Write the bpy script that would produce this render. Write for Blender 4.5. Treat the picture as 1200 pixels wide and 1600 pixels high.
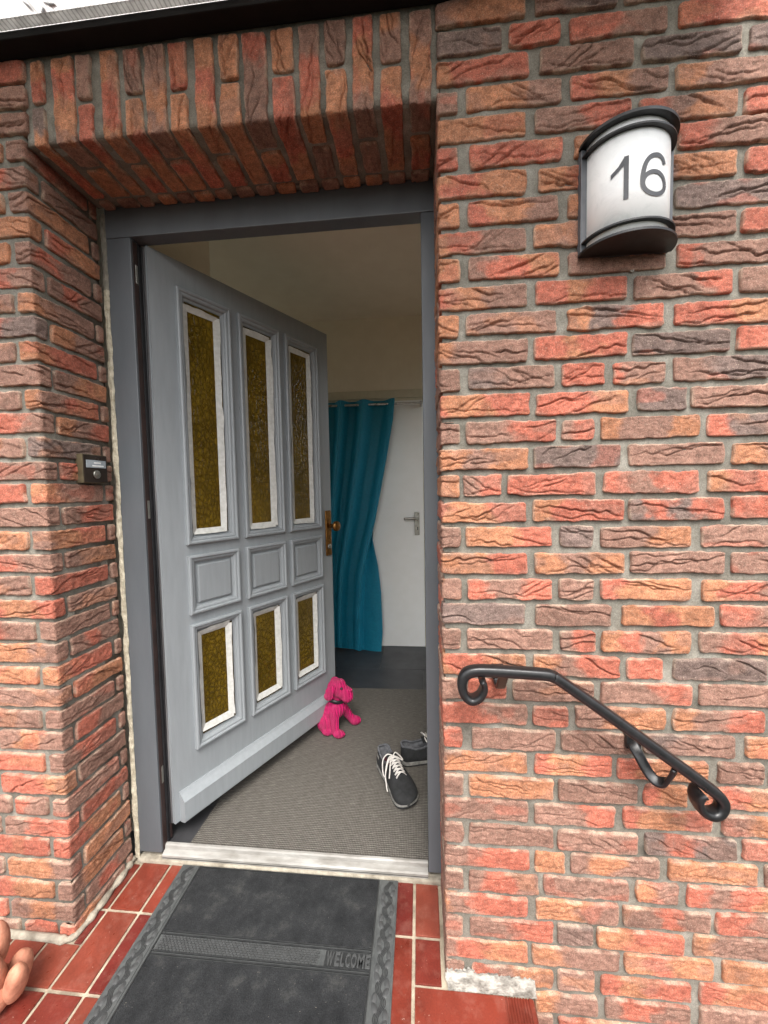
import bpy, bmesh, math, random
import numpy as np
from mathutils import Vector, Matrix, Euler

for o in list(bpy.data.objects): bpy.data.objects.remove(o)
SC = bpy.context.scene
COL = SC.collection

# ------------------------------------------------------------------ camera
cam_d = bpy.data.cameras.new('camera'); cam = bpy.data.objects.new('camera', cam_d); COL.objects.link(cam)
cam_d.sensor_fit = 'VERTICAL'; cam_d.sensor_height = 24.0; cam_d.lens = 9.0
cam_d.clip_start = 0.02; cam_d.clip_end = 500
yaw, pit, rol = 0.0932, -0.05396, 0.01829
fw = Vector((-math.sin(yaw)*math.cos(pit), math.cos(yaw)*math.cos(pit), math.sin(pit)))
rt = Vector((math.cos(yaw), math.sin(yaw), 0)); dn = fw.cross(rt)
r2 = math.cos(rol)*rt + math.sin(rol)*dn; d2 = -math.sin(rol)*rt + math.cos(rol)*dn
m = Matrix((( r2.x, -d2.x, -fw.x), (r2.y, -d2.y, -fw.y), (r2.z, -d2.z, -fw.z))).to_4x4()
m.translation = Vector((-0.0506, -0.9494, 1.2668))
cam.matrix_world = m
SC.camera = cam

# ------------------------------------------------------------------ sky, sun, exposure
SUN_EL, SUN_AZ = math.radians(54), math.radians(172)    # azimuth clockwise from +Y
world = bpy.data.worlds.new('World'); SC.world = world; world.use_nodes = True
nt = world.node_tree; nt.nodes.clear()
sky = nt.nodes.new('ShaderNodeTexSky'); sky.sky_type = 'NISHITA'; sky.sun_disc = False
sky.sun_elevation = SUN_EL; sky.sun_rotation = SUN_AZ
sky.air_density = 1.2; sky.dust_density = 4.0; sky.ozone_density = 1.0
hs = nt.nodes.new('ShaderNodeHueSaturation'); hs.inputs['Saturation'].default_value = 0.28
bg = nt.nodes.new('ShaderNodeBackground'); bg.inputs['Strength'].default_value = 0.15
ow = nt.nodes.new('ShaderNodeOutputWorld')
nt.links.new(sky.outputs[0], hs.inputs['Color']); nt.links.new(hs.outputs[0], bg.inputs[0]); nt.links.new(bg.outputs[0], ow.inputs[0])
sl = bpy.data.lights.new('sun', 'SUN'); sl.energy = 1.3; sl.angle = math.radians(28); sl.color = (1.0, 0.96, 0.9)
sun = bpy.data.objects.new('sun', sl); COL.objects.link(sun)
sdir = Vector((math.sin(SUN_AZ)*math.cos(SUN_EL), math.cos(SUN_AZ)*math.cos(SUN_EL), math.sin(SUN_EL)))
sun.rotation_euler = sdir.to_track_quat('Z', 'Y').to_euler(); sun.location = sdir*20
vs = SC.view_settings
vs.view_transform = 'Standard'; vs.look = 'None'; vs.gamma = 1; vs.use_curve_mapping = False
vs.exposure = 1.44
try:
    SC.cycles.max_bounces = 10; SC.cycles.diffuse_bounces = 6; SC.cycles.transmission_bounces = 8
    SC.cycles.caustics_reflective = False; SC.cycles.caustics_refractive = False
except Exception: pass

# ------------------------------------------------------------------ helpers
def s2l(c):
    return tuple(((v/255)/12.92 if v/255 <= .04045 else ((v/255+.055)/1.055)**2.4) for v in c)
def tag(o, label=None, cat=None, group=None, kind=None):
    if label: o['label'] = label
    if cat: o['category'] = cat
    if group: o['group'] = group
    if kind: o['kind'] = kind
    return o
def empty(name, loc=(0, 0, 0)):
    o = bpy.data.objects.new(name, None); COL.objects.link(o); o.location = loc; o.empty_display_size = .05
    return o
def link(name, me, mat, parent=None, smooth=False):
    if mat is not None:
        for mm in (mat if isinstance(mat, (list, tuple)) else [mat]): me.materials.append(mm)
    if smooth:
        me.polygons.foreach_set('use_smooth', np.ones(len(me.polygons), dtype=bool))
    o = bpy.data.objects.new(name, me); COL.objects.link(o)
    if parent is not None:
        o.parent = parent
        o.matrix_parent_inverse = Matrix.Translation(-parent.location)
    return o
def mk(name, V, F, mat, parent=None, smooth=False, recentre=True):
    V = np.asarray(V, dtype=float)
    c = (V.max(0)+V.min(0))/2 if recentre else np.zeros(3)
    me = bpy.data.meshes.new(name); me.from_pydata((V-c).tolist(), [], F if isinstance(F, list) else F.tolist()); me.update()
    o = link(name, me, mat, parent, smooth); o.location = c
    return o
class MB:
    def __init__(s): s.v = []; s.f = []; s.mi = []
    def add(s, V, F, mi=0):
        b = len(s.v); s.v += [tuple(map(float, v)) for v in V]; s.f += [tuple(i+b for i in f) for f in F]; s.mi += [mi]*len(F)
    def box(s, x0, x1, y0, y1, z0, z1, mi=0):
        V = [(x, y, z) for x in (x0, x1) for y in (y0, y1) for z in (z0, z1)]
        s.add(V, [(0,1,3,2),(4,6,7,5),(0,4,5,1),(2,3,7,6),(0,2,6,4),(1,5,7,3)], mi)
    def obox(s, o, ex, ey, ez, a, b, mi=0):          # oriented box a..b in axes ex,ey,ez
        o, ex, ey, ez = map(np.array, (o, ex, ey, ez))
        V = [o+ex*x+ey*y+ez*z for x in (a[0], b[0]) for y in (a[1], b[1]) for z in (a[2], b[2])]
        s.add(V, [(0,1,3,2),(4,6,7,5),(0,4,5,1),(2,3,7,6),(0,2,6,4),(1,5,7,3)], mi)
    def build(s, name, mat, parent=None, smooth=False, bevel=0, seg=2):
        me = bpy.data.meshes.new(name); V = np.array(s.v); c = (V.max(0)+V.min(0))/2
        me.from_pydata((V-c).tolist(), [], s.f); me.update()
        bm = bmesh.new(); bm.from_mesh(me)
        if bevel:
            bmesh.ops.remove_doubles(bm, verts=bm.verts, dist=1e-6)
        bmesh.ops.recalc_face_normals(bm, faces=bm.faces)
        if bevel:
            bmesh.ops.bevel(bm, geom=[e for e in bm.edges if len(e.link_faces) == 2 and e.calc_face_angle(0) > .5], offset=bevel, segments=seg, affect='EDGES', profile=.6)
        bm.to_mesh(me); bm.free()
        if len(me.polygons) == len(s.mi): me.polygons.foreach_set('material_index', s.mi)
        o = link(name, me, mat, parent, smooth); o.location = c
        return o
def sweep(pts, dims, side, n=10, closed_ends=True, sq=.35):
    """superellipse section swept along pts; dims=(along side, along normal) half sizes per point; side = fixed side axis"""
    P = np.array(pts, float); N = len(P); side = np.array(side, float)
    Tn = np.gradient(P, axis=0); Tn /= np.linalg.norm(Tn, axis=1)[:, None]
    V = []; F = []
    for i in range(N):
        nn = np.cross(side, Tn[i]); nn /= np.linalg.norm(nn)
        sd = np.cross(Tn[i], nn)
        a, b = dims[i] if hasattr(dims[0], '__len__') else dims
        for k in range(n):
            t = 2*math.pi*k/n; c, s = math.cos(t), math.sin(t)
            V.append(P[i]+sd*a*np.sign(c)*abs(c)**sq+nn*b*np.sign(s)*abs(s)**sq)
    for i in range(N-1):
        for k in range(n):
            F.append((i*n+k, i*n+(k+1) % n, (i+1)*n+(k+1) % n, (i+1)*n+k))
    if closed_ends: F += [tuple(range(n))[::-1], tuple((N-1)*n+k for k in range(n))]
    return V, F
def tube(pts, r, n=8):
    P = np.array(pts, float); N = len(P)
    Tn = np.gradient(P, axis=0); Tn /= np.linalg.norm(Tn, axis=1)[:, None]
    u = np.cross(Tn[0], (0, 0, 1.)); u = u if np.linalg.norm(u) > 1e-3 else np.cross(Tn[0], (1., 0, 0)); u /= np.linalg.norm(u)
    V = []; F = []
    for i in range(N):
        u = u-Tn[i]*(u@Tn[i]); u /= np.linalg.norm(u); w = np.cross(Tn[i], u)
        rr = r[i] if hasattr(r, '__len__') else r
        for k in range(n):
            t = 2*math.pi*k/n; V.append(P[i]+rr*(u*math.cos(t)+w*math.sin(t)))
    for i in range(N-1):
        for k in range(n): F.append((i*n+k, i*n+(k+1) % n, (i+1)*n+(k+1) % n, (i+1)*n+k))
    F += [tuple(range(n))[::-1], tuple((N-1)*n+k for k in range(n))]
    return V, F
def spline(pts, n=8):
    P = [np.array(p, float) for p in pts]; P = [2*P[0]-P[1]]+P+[2*P[-1]-P[-2]]; out = []
    for i in range(1, len(P)-2):
        for k in range(n):
            t = k/n; a, b, c, d = P[i-1:i+3]
            out.append(.5*((2*b)+(-a+c)*t+(2*a-5*b+4*c-d)*t*t+(-a+3*b-3*c+d)*t**3))
    out.append(P[-2]); return np.array(out)
def revolve(prof, n=24, axis='z'):
    V = []; F = []; m = len(prof)
    for k in range(n):
        t = 2*math.pi*k/n
        for r, h in prof: V.append((r*math.cos(t), r*math.sin(t), h))
    for k in range(n):
        for j in range(m-1): F.append((k*m+j, ((k+1) % n)*m+j, ((k+1) % n)*m+j+1, k*m+j+1))
    F += [tuple(k*m for k in range(n))[::-1], tuple(k*m+m-1 for k in range(n))]
    return V, F
def _h(i, j, s):
    n = (i.astype(np.int64)*374761393+j.astype(np.int64)*668265263+s*974711) & 0xffffffff
    n = ((n ^ (n >> 13))*1274126177) & 0xffffffff
    n = ((n ^ (n >> 15))*668265263) & 0xffffffff
    return ((n ^ (n >> 16)) & 0xffff)/65535.0
def vn(x, y, s):
    x = np.asarray(x, float); y = np.asarray(y, float)+0*x
    i = np.floor(x); j = np.floor(y); u = x-i; v = y-j; u = u*u*(3-2*u); v = v*v*(3-2*v)
    a = _h(i, j, s); b = _h(i+1, j, s); c = _h(i, j+1, s); d = _h(i+1, j+1, s)
    return ((a*(1-u)+b*u)*(1-v)+(c*(1-u)+d*u)*v)*2-1

# ------------------------------------------------------------------ materials
def nodes(name):
    mt = bpy.data.materials.new(name); mt.use_nodes = True
    t = mt.node_tree; t.nodes.clear()
    out = t.nodes.new('ShaderNodeOutputMaterial'); b = t.nodes.new('ShaderNodeBsdfPrincipled')
    t.links.new(b.outputs[0], out.inputs[0])
    return mt, t, b
def N(t, kind, **kw):
    n = t.nodes.new(kind)
    for k, v in kw.items():
        if k in n.inputs: n.inputs[k].default_value = v
        else: setattr(n, k, v)
    return n
def coords(t, rnd=True, scale=(1, 1, 1)):
    tc = N(t, 'ShaderNodeTexCoord'); mp = N(t, 'ShaderNodeMapping'); mp.inputs['Scale'].default_value = scale
    t.links.new(tc.outputs['Object'], mp.inputs['Vector'])
    if rnd:
        oi = N(t, 'ShaderNodeObjectInfo'); ml = N(t, 'ShaderNodeMath', operation='MULTIPLY'); ml.inputs[1].default_value = 37.0
        t.links.new(oi.outputs['Random'], ml.inputs[0]); t.links.new(ml.outputs[0], mp.inputs['Location'])
    return mp.outputs[0]
def noise(t, vec, scale, detail=4, rough=.55, dist=0):
    n = N(t, 'ShaderNodeTexNoise'); n.inputs['Scale'].default_value = scale; n.inputs['Detail'].default_value = detail
    n.inputs['Roughness'].default_value = rough; n.inputs['Distortion'].default_value = dist
    t.links.new(vec, n.inputs['Vector']); return n.outputs['Fac']
def ramp(t, fac, stops):
    r = N(t, 'ShaderNodeValToRGB'); e = r.color_ramp.elements
    while len(e) < len(stops): e.new(.5)
    for i, (p, c) in enumerate(stops):
        e[i].position = p; e[i].color = (*c, 1) if len(c) == 3 else c
    t.links.new(fac, r.inputs[0]); return r.outputs[0]
def mix(t, a, b, fac, mode='MIX'):
    m = N(t, 'ShaderNodeMix', data_type='RGBA', blend_type=mode)
    for sock, v in ((m.inputs[0], fac), (m.inputs[6], a), (m.inputs[7], b)):
        if isinstance(v, bpy.types.NodeSocket): t.links.new(v, sock)
        elif isinstance(v, (int, float)): sock.default_value = v
        else: sock.default_value = (*v, 1) if len(v) == 3 else v
    return m.outputs[2]
def bump(t, b, h, strength=.4, dist=.002, prev=None):
    n = N(t, 'ShaderNodeBump'); n.inputs['Strength'].default_value = strength; n.inputs['Distance'].default_value = dist
    t.links.new(h, n.inputs['Height'])
    if prev is not None: t.links.new(prev, n.inputs['Normal'])
    if b is not None: t.links.new(n.outputs[0], b.inputs['Normal'])
    return n.outputs[0]
def gray(v): return (v, v, v)
def simple(name, c1, c2=None, rough=.5, scale=30, bstr=.15, bdist=.001, bscale=200, metallic=0, spec=.5, rrange=.08, rnd=True, stretch=(1, 1, 1)):
    mt, t, b = nodes(name); v = coords(t, rnd, stretch)
    c2 = c2 or tuple(x*.85 for x in c1)
    f = noise(t, v, scale, 5); col = ramp(t, f, [(.3, c2), (.7, c1)])
    t.links.new(col, b.inputs['Base Color'])
    b.inputs['Metallic'].default_value = metallic; b.inputs['Specular IOR Level'].default_value = spec
    rr = ramp(t, noise(t, v, scale*.6, 4), [(.3, gray(max(.02, rough-rrange))), (.7, gray(min(1, rough+rrange)))])
    t.links.new(rr, b.inputs['Roughness'])
    if bstr: bump(t, b, noise(t, v, bscale, 5, .6), bstr, bdist)
    return mt
def m_brick():
    mt, t, b = nodes('brick_clay'); v = coords(t)
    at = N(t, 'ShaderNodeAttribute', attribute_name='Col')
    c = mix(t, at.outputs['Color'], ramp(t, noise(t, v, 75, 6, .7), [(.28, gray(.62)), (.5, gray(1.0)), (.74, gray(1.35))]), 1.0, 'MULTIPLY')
    c = mix(t, c, ramp(t, noise(t, v, 380, 4, .7), [(.32, gray(.52)), (.5, gray(1.0)), (.66, gray(1.38))]), .9, 'MULTIPLY')
    sp = ramp(t, noise(t, v, 520, 2, .5), [(.64, gray(0)), (.70, gray(.6))])
    c = mix(t, c, s2l((222, 200, 178)), sp)
    t.links.new(c, b.inputs['Base Color']); b.inputs['Roughness'].default_value = .88; b.inputs['Specular IOR Level'].default_value = .3
    n1 = bump(t, None, noise(t, v, 170, 6, .78, .6), .9, .005)
    bump(t, b, noise(t, v, 520, 4, .7), .8, .0022, n1)
    return mt
def m_mortar():
    mt, t, b = nodes('mortar'); v = coords(t, False)
    c = ramp(t, noise(t, v, 14, 6, .65), [(.26, s2l((92, 89, 81))), (.5, s2l((126, 122, 112))), (.76, s2l((158, 154, 144)))])
    c = mix(t, c, ramp(t, noise(t, v, 3.2, 5, .6), [(.3, gray(.78)), (.7, gray(1.12))]), 1., 'MULTIPLY')
    c = mix(t, c, ramp(t, noise(t, v, 350, 4, .7), [(.3, gray(.6)), (.7, gray(1.3))]), .9, 'MULTIPLY')
    t.links.new(c, b.inputs['Base Color']); b.inputs['Roughness'].default_value = .95; b.inputs['Specular IOR Level'].default_value = .2
    n1 = bump(t, None, noise(t, v, 90, 5, .65), .5, .004); bump(t, b, noise(t, v, 700, 3), .6, .0015, n1)
    return mt
def m_tile():
    mt, t, b = nodes('clay_tile'); v = coords(t)
    oi = N(t, 'ShaderNodeObjectInfo')
    base = ramp(t, oi.outputs['Random'], [(.0, s2l((104, 40, 32))), (.35, s2l((124, 55, 40))), (.65, s2l((100, 38, 33))), (1, s2l((128, 63, 48)))])
    c = mix(t, base, ramp(t, noise(t, v, 9, 4, .6, .5), [(.3, gray(.66)), (.55, gray(1)), (.8, gray(1.22))]), 1.0, 'MULTIPLY')
    c = mix(t, c, ramp(t, noise(t, v, 260, 3), [(.35, gray(.86)), (.7, gray(1.12))]), .8, 'MULTIPLY')
    sp = ramp(t, noise(t, v, 160, 1), [(.76, gray(0)), (.79, gray(.5))]); c = mix(t, c, s2l((205, 175, 160)), sp)
    dust = ramp(t, noise(t, v, 26, 6, .7), [(.5, gray(0)), (.85, gray(.28))]); c = mix(t, c, s2l((170, 130, 115)), dust)
    t.links.new(c, b.inputs['Base Color']); b.inputs['Specular IOR Level'].default_value = .45
    t.links.new(ramp(t, noise(t, v, 40, 4), [(.3, gray(.26)), (.75, gray(.5))]), b.inputs['Roughness'])
    bump(t, b, noise(t, v, 300, 4), .12, .001)
    return mt
def m_paint():                                      # brushed-on grey door paint
    mt, t, b = nodes('grey_paint'); v = coords(t, True, (1, 1, .12))
    c = ramp(t, noise(t, v, 60, 5), [(.3, s2l((131, 136, 139))), (.7, s2l((139, 144, 147)))])
    t.links.new(c, b.inputs['Base Color']); t.links.new(ramp(t, noise(t, v, 25, 4), [(.3, gray(.30)), (.7, gray(.44))]), b.inputs['Roughness'])
    bump(t, b, noise(t, v, 260, 4), .06, .0006); return mt
def m_frame():
    mt, t, b = nodes('frame_paint'); v = coords(t, True, (1, 1, .2))
    c = ramp(t, noise(t, v, 12, 6, .65), [(.3, s2l((80, 84, 88))), (.72, s2l((90, 95, 99)))])
    v2 = coords(t, True); ch = ramp(t, noise(t, v2, 55, 3, .6), [(.74, gray(0)), (.78, gray(.5))]); c = mix(t, c, s2l((70, 74, 82)), ch)
    t.links.new(c, b.inputs['Base Color']); t.links.new(ramp(t, noise(t, v, 20, 4), [(.3, gray(.34)), (.7, gray(.5))]), b.inputs['Roughness'])
    bump(t, b, noise(t, v, 220, 4), .15, .001); return mt
def m_glass():
    mt, t, b = nodes('amber_glass'); v = coords(t, True, (1, 1, .66))
    nz = N(t, 'ShaderNodeTexNoise'); nz.inputs['Scale'].default_value = 26; t.links.new(v, nz.inputs['Vector'])
    vm = N(t, 'ShaderNodeMixRGB'); vm.inputs[0].default_value = .008; t.links.new(v, vm.inputs[1]); t.links.new(nz.outputs['Color'], vm.inputs[2])
    vo = N(t, 'ShaderNodeTexVoronoi', feature='DISTANCE_TO_EDGE'); vo.inputs['Scale'].default_value = 64
    t.links.new(vm.outputs[0], vo.inputs['Vector'])
    cell = ramp(t, vo.outputs['Distance'], [(.0, gray(0)), (.12, gray(.45)), (.45, gray(1))])
    c = mix(t, s2l((106, 83, 23)), s2l((170, 138, 43)), cell)          # dark refraction outlines round the dimples, painted into the amber colour
    c = mix(t, c, ramp(t, noise(t, v, 7, 3), [(.3, gray(.6)), (.7, gray(1.15))]), 1., 'MULTIPLY')
    t.links.new(c, b.inputs['Base Color'])
    b.inputs['Transmission Weight'].default_value = .6; b.inputs['Roughness'].default_value = .10; b.inputs['IOR'].default_value = 1.45
    bump(t, b, cell, .36, .004); return mt
def m_weave():
    mt, t, b = nodes('woven_mat'); v = coords(t, False)
    vx = coords(t, False, (1, 9, 1)); w1 = N(t, 'ShaderNodeTexWave', wave_type='BANDS', bands_direction='Y'); w1.inputs['Scale'].default_value = 42
    w1.inputs['Distortion'].default_value = 1.2; w1.inputs['Detail'].default_value = 2; w1.inputs['Detail Scale'].default_value = 3; t.links.new(v, w1.inputs['Vector'])
    w2 = N(t, 'ShaderNodeTexWave', wave_type='BANDS', bands_direction='X'); w2.inputs['Scale'].default_value = 55; w2.inputs['Distortion'].default_value = .6; t.links.new(v, w2.inputs['Vector'])
    st = noise(t, vx, 34, 6, .75)
    c = ramp(t, st, [(.3, s2l((82, 78, 73))), (.5, s2l((101, 97, 91))), (.72, s2l((132, 127, 119)))])
    c = mix(t, c, ramp(t, w1.outputs['Fac'], [(.1, gray(.45)), (.8, gray(1.15))]), .85, 'MULTIPLY')
    c = mix(t, c, ramp(t, w2.outputs['Fac'], [(.1, gray(.6)), (.7, gray(1.1))]), .75, 'MULTIPLY')
    t.links.new(c, b.inputs['Base Color']); b.inputs['Roughness'].default_value = .85; b.inputs['Specular IOR Level'].default_value = .2
    mm = N(t, 'ShaderNodeMath', operation='ADD'); t.links.new(w1.outputs['Fac'], mm.inputs[0]); t.links.new(w2.outputs['Fac'], mm.inputs[1])
    bump(t, b, mm.outputs[0], .5, .002); return mt
def m_carpet():
    mt, t, b = nodes('mat_carpet'); v = coords(t)
    c = ramp(t, noise(t, v, 16, 6, .7), [(.28, s2l((36, 37, 38))), (.55, s2l((50, 51, 52))), (.8, s2l((76, 76, 74)))])
    c = mix(t, c, ramp(t, noise(t, v, 420, 4, .7), [(.3, gray(.5)), (.7, gray(1.35))]), .9, 'MULTIPLY')
    sp = ramp(t, noise(t, v, 300, 1), [(.79, gray(0)), (.82, gray(.7))]); c = mix(t, c, s2l((190, 180, 165)), sp)
    t.links.new(c, b.inputs['Base Color']); b.inputs['Roughness'].default_value = 1; b.inputs['Specular IOR Level'].default_value = .1
    bump(t, b, noise(t, v, 500, 5, .7), .8, .003); return mt
def m_corduroy():
    mt, t, b = nodes('pink_corduroy'); v = coords(t, False)
    w = N(t, 'ShaderNodeTexWave', wave_type='BANDS', bands_direction='X'); w.inputs['Scale'].default_value = 46; w.inputs['Distortion'].default_value = 1.4
    w.inputs['Detail'].default_value = 1; w.inputs['Detail Scale'].default_value = 1.5
    t.links.new(v, w.inputs['Vector'])
    c = mix(t, s2l((168, 4, 74)), s2l((242, 34, 126)), ramp(t, w.outputs['Fac'], [(.1, gray(0)), (.6, gray(1))]))
    c = mix(t, c, ramp(t, noise(t, v, 500, 3), [(.3, gray(.8)), (.7, gray(1.12))]), .7, 'MULTIPLY')
    t.links.new(c, b.inputs['Base Color']); b.inputs['Roughness'].default_value = .95; b.inputs['Specular IOR Level'].default_value = .1
    b.inputs['Sheen Weight'].default_value = .1
    n1 = bump(t, None, w.outputs['Fac'], 1.0, .008); bump(t, b, noise(t, v, 700, 3), .4, .001, n1); return mt
def m_canopy():
    mt = bpy.data.materials.new('polycarbonate'); mt.use_nodes = True; t = mt.node_tree; t.nodes.clear()
    out = N(t, 'ShaderNodeOutputMaterial'); tr = N(t, 'ShaderNodeBsdfTranslucent'); df = N(t, 'ShaderNodeBsdfDiffuse'); mx = N(t, 'ShaderNodeMixShader')
    v = coords(t, False); w = N(t, 'ShaderNodeTexWave', wave_type='BANDS', bands_direction='X'); w.inputs['Scale'].default_value = 28; w.inputs['Distortion'].default_value = .3; t.links.new(v, w.inputs['Vector'])
    c = ramp(t, w.outputs['Fac'], [(.0, s2l((172, 172, 170))), (.35, s2l((214, 214, 212)))])
    d = ramp(t, noise(t, v, 30, 6, .7), [(.35, gray(.74)), (.6, gray(1))]); c = mix(t, c, d, 1., 'MULTIPLY')
    t.links.new(c, tr.inputs[0]); t.links.new(c, df.inputs[0]); mx.inputs[0].default_value = .15
    t.links.new(tr.outputs[0], mx.inputs[1]); t.links.new(df.outputs[0], mx.inputs[2]); t.links.new(mx.outputs[0], out.inputs[0]); return mt
M = dict(
 brick=m_brick(), mortar=m_mortar(), tile=m_tile(), paint=m_paint(), frame=m_frame(), glass=m_glass(), weave=m_weave(), carpet=m_carpet(), cord=m_corduroy(), canopy=m_canopy(),
 grout=simple('grout', s2l((184, 171, 150)), s2l((122, 110, 94)), .9, 22, .5, .002, 300),
 whitemort=simple('lime_mortar', s2l((182, 178, 169)), s2l((86, 81, 74)), .95, 60, .9, .005, 150, stretch=(.6, 1, 1.8)),
 foam=simple('filler', s2l((204, 197, 176)), s2l((150, 141, 120)), .9, 60, .9, .005, 140),
 pale_filler=simple('pale_mortar', s2l((176, 168, 152)), s2l((128, 120, 106)), .95, 30, .9, .005, 90),
 filler2=simple('grey_filler', s2l((140, 136, 124)), s2l((108, 104, 94)), .9, 40, .8, .004, 120),
 tape=simple('masking_tape', s2l((198, 198, 194)), s2l((174, 174, 168)), .75, 60, .5, .001, 180),
 seal=simple('rubber_seal', s2l((40, 40, 42)), s2l((26, 26, 28)), .4, 30, .1),
 edgewood=simple('dark_edge', s2l((128, 127, 128)), s2l((58, 55, 55)), .5, 26, .3, .001, 90, stretch=(1, 1, .1)),
 browngap=simple('brown_wood', s2l((58, 40, 36)), s2l((40, 28, 26)), .55, 20, .2),
 steel=simple('steel', s2l((176, 174, 166)), s2l((140, 138, 130)), .32, 40, .1, metallic=.9),
 alu=simple('aluminium', s2l((158, 156, 151)), s2l((108, 104, 97)), .55, 30, .2, .0008, 120, metallic=.1, stretch=(.3, 1, 1)),
 brass=simple('brass', s2l((150, 108, 56)), s2l((92, 62, 34)), .34, 60, .1, metallic=.9),
 iron=simple('wrought_iron', s2l((30, 30, 31)), s2l((20, 20, 21)), .34, 60, .25, .001, 120, spec=.5),
 black=simple('black_metal', s2l((20, 20, 20)), s2l((14, 14, 14)), .4, 50, .1),
 antr=simple('anthracite_metal', s2l((84, 86, 90)), s2l((72, 74, 78)), .45, 50, .08),
 canbar=simple('canopy_black', s2l((20, 17, 15)), s2l((12, 10, 9)), .7, 20, .2, spec=.2),
 digit=simple('digit_vinyl', s2l((72, 73, 76)), s2l((64, 65, 68)), .5, 50, 0),
 rubber=simple('mat_rubber', s2l((82, 84, 83)), s2l((60, 62, 62)), .62, 40, .3, .001, 220),
 lettr=simple('mat_letter', s2l((72, 73, 73)), s2l((58, 59, 59)), .5, 60, .25, .001, 220),
 rubberd=simple('mat_rubber_relief', s2l((50, 51, 51)), s2l((34, 35, 36)), .5, 60, .25, .001, 220),
 wallp=simple('plaster', s2l((234, 226, 208)), s2l((228, 219, 200)), .9, 12, .25, .001, 180),
 ceilp=simple('ceiling_plaster', s2l((232, 222, 205)), s2l((225, 214, 196)), .9, 8, .2, .001, 160),
 trim=simple('cream_trim', s2l((208, 202, 180)), s2l((200, 193, 170)), .5, 30, .08),
 wdoor=simple('white_door', s2l((242, 242, 239)), s2l((238, 238, 234)), .42, 14, .05),
 slate=simple('slate_tile', s2l((62, 62, 64)), s2l((46, 46, 48)), .42, 10, .25, .001, 120),
 sgrout=simple('slate_grout', s2l((104, 104, 102)), s2l((84, 84, 82)), .9, 40, .3),
 curtain=simple('teal_cloth', s2l((10, 130, 158)), s2l((6, 116, 144)), .62, 60, .2, .0005, 900),
 rod=simple('rod_steel', s2l((190, 188, 184)), s2l((165, 163, 160)), .3, 40, 0, metallic=.6),
 suede=simple('black_suede', s2l((34, 35, 36)), s2l((21, 22, 23)), .85, 60, .5, .001, 500),
 lining=simple('grey_lining', s2l((96, 97, 100)), s2l((64, 65, 68)), .9, 60, .3, .001, 400),
 insole=simple('insole', s2l((96, 30, 46)), s2l((40, 24, 30)), .9, 60, .3),
 sole=simple('sole_foam', s2l((150, 148, 143)), s2l((96, 95, 91)), .7, 50, .3, .001, 200),
 outsole=simple('outsole', s2l((40, 40, 42)), s2l((28, 28, 29)), .7, 50, .3),
 lace=simple('lace', s2l((206, 202, 196)), s2l((176, 172, 166)), .85, 120, .4, .0006, 700),
 clay=simple('terracotta', s2l((200, 138, 110)), s2l((140, 88, 68)), .75, 28, .6, .003, 120),
 ground=simple('asphalt_ground', s2l((62, 63, 58)), s2l((48, 52, 44)), .95, .8, .3, .01, 8, rnd=False),
 leafm=simple('dry_leaf', s2l((70, 56, 40)), s2l((40, 34, 26)), .8, 60, .3),
)
def m_white():
    mt, t, b = nodes('opal_shade'); v = coords(t, False)
    c = ramp(t, noise(t, v, 26, 6, .7, .8), [(.25, s2l((222, 223, 221))), (.5, s2l((240, 240, 238)))])
    t.links.new(c, b.inputs['Base Color']); b.inputs['Roughness'].default_value = .3; b.inputs['Subsurface Weight'].default_value = .15
    b.inputs['Subsurface Radius'].default_value = (.02, .02, .02); return mt
M['white'] = m_white()
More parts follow.
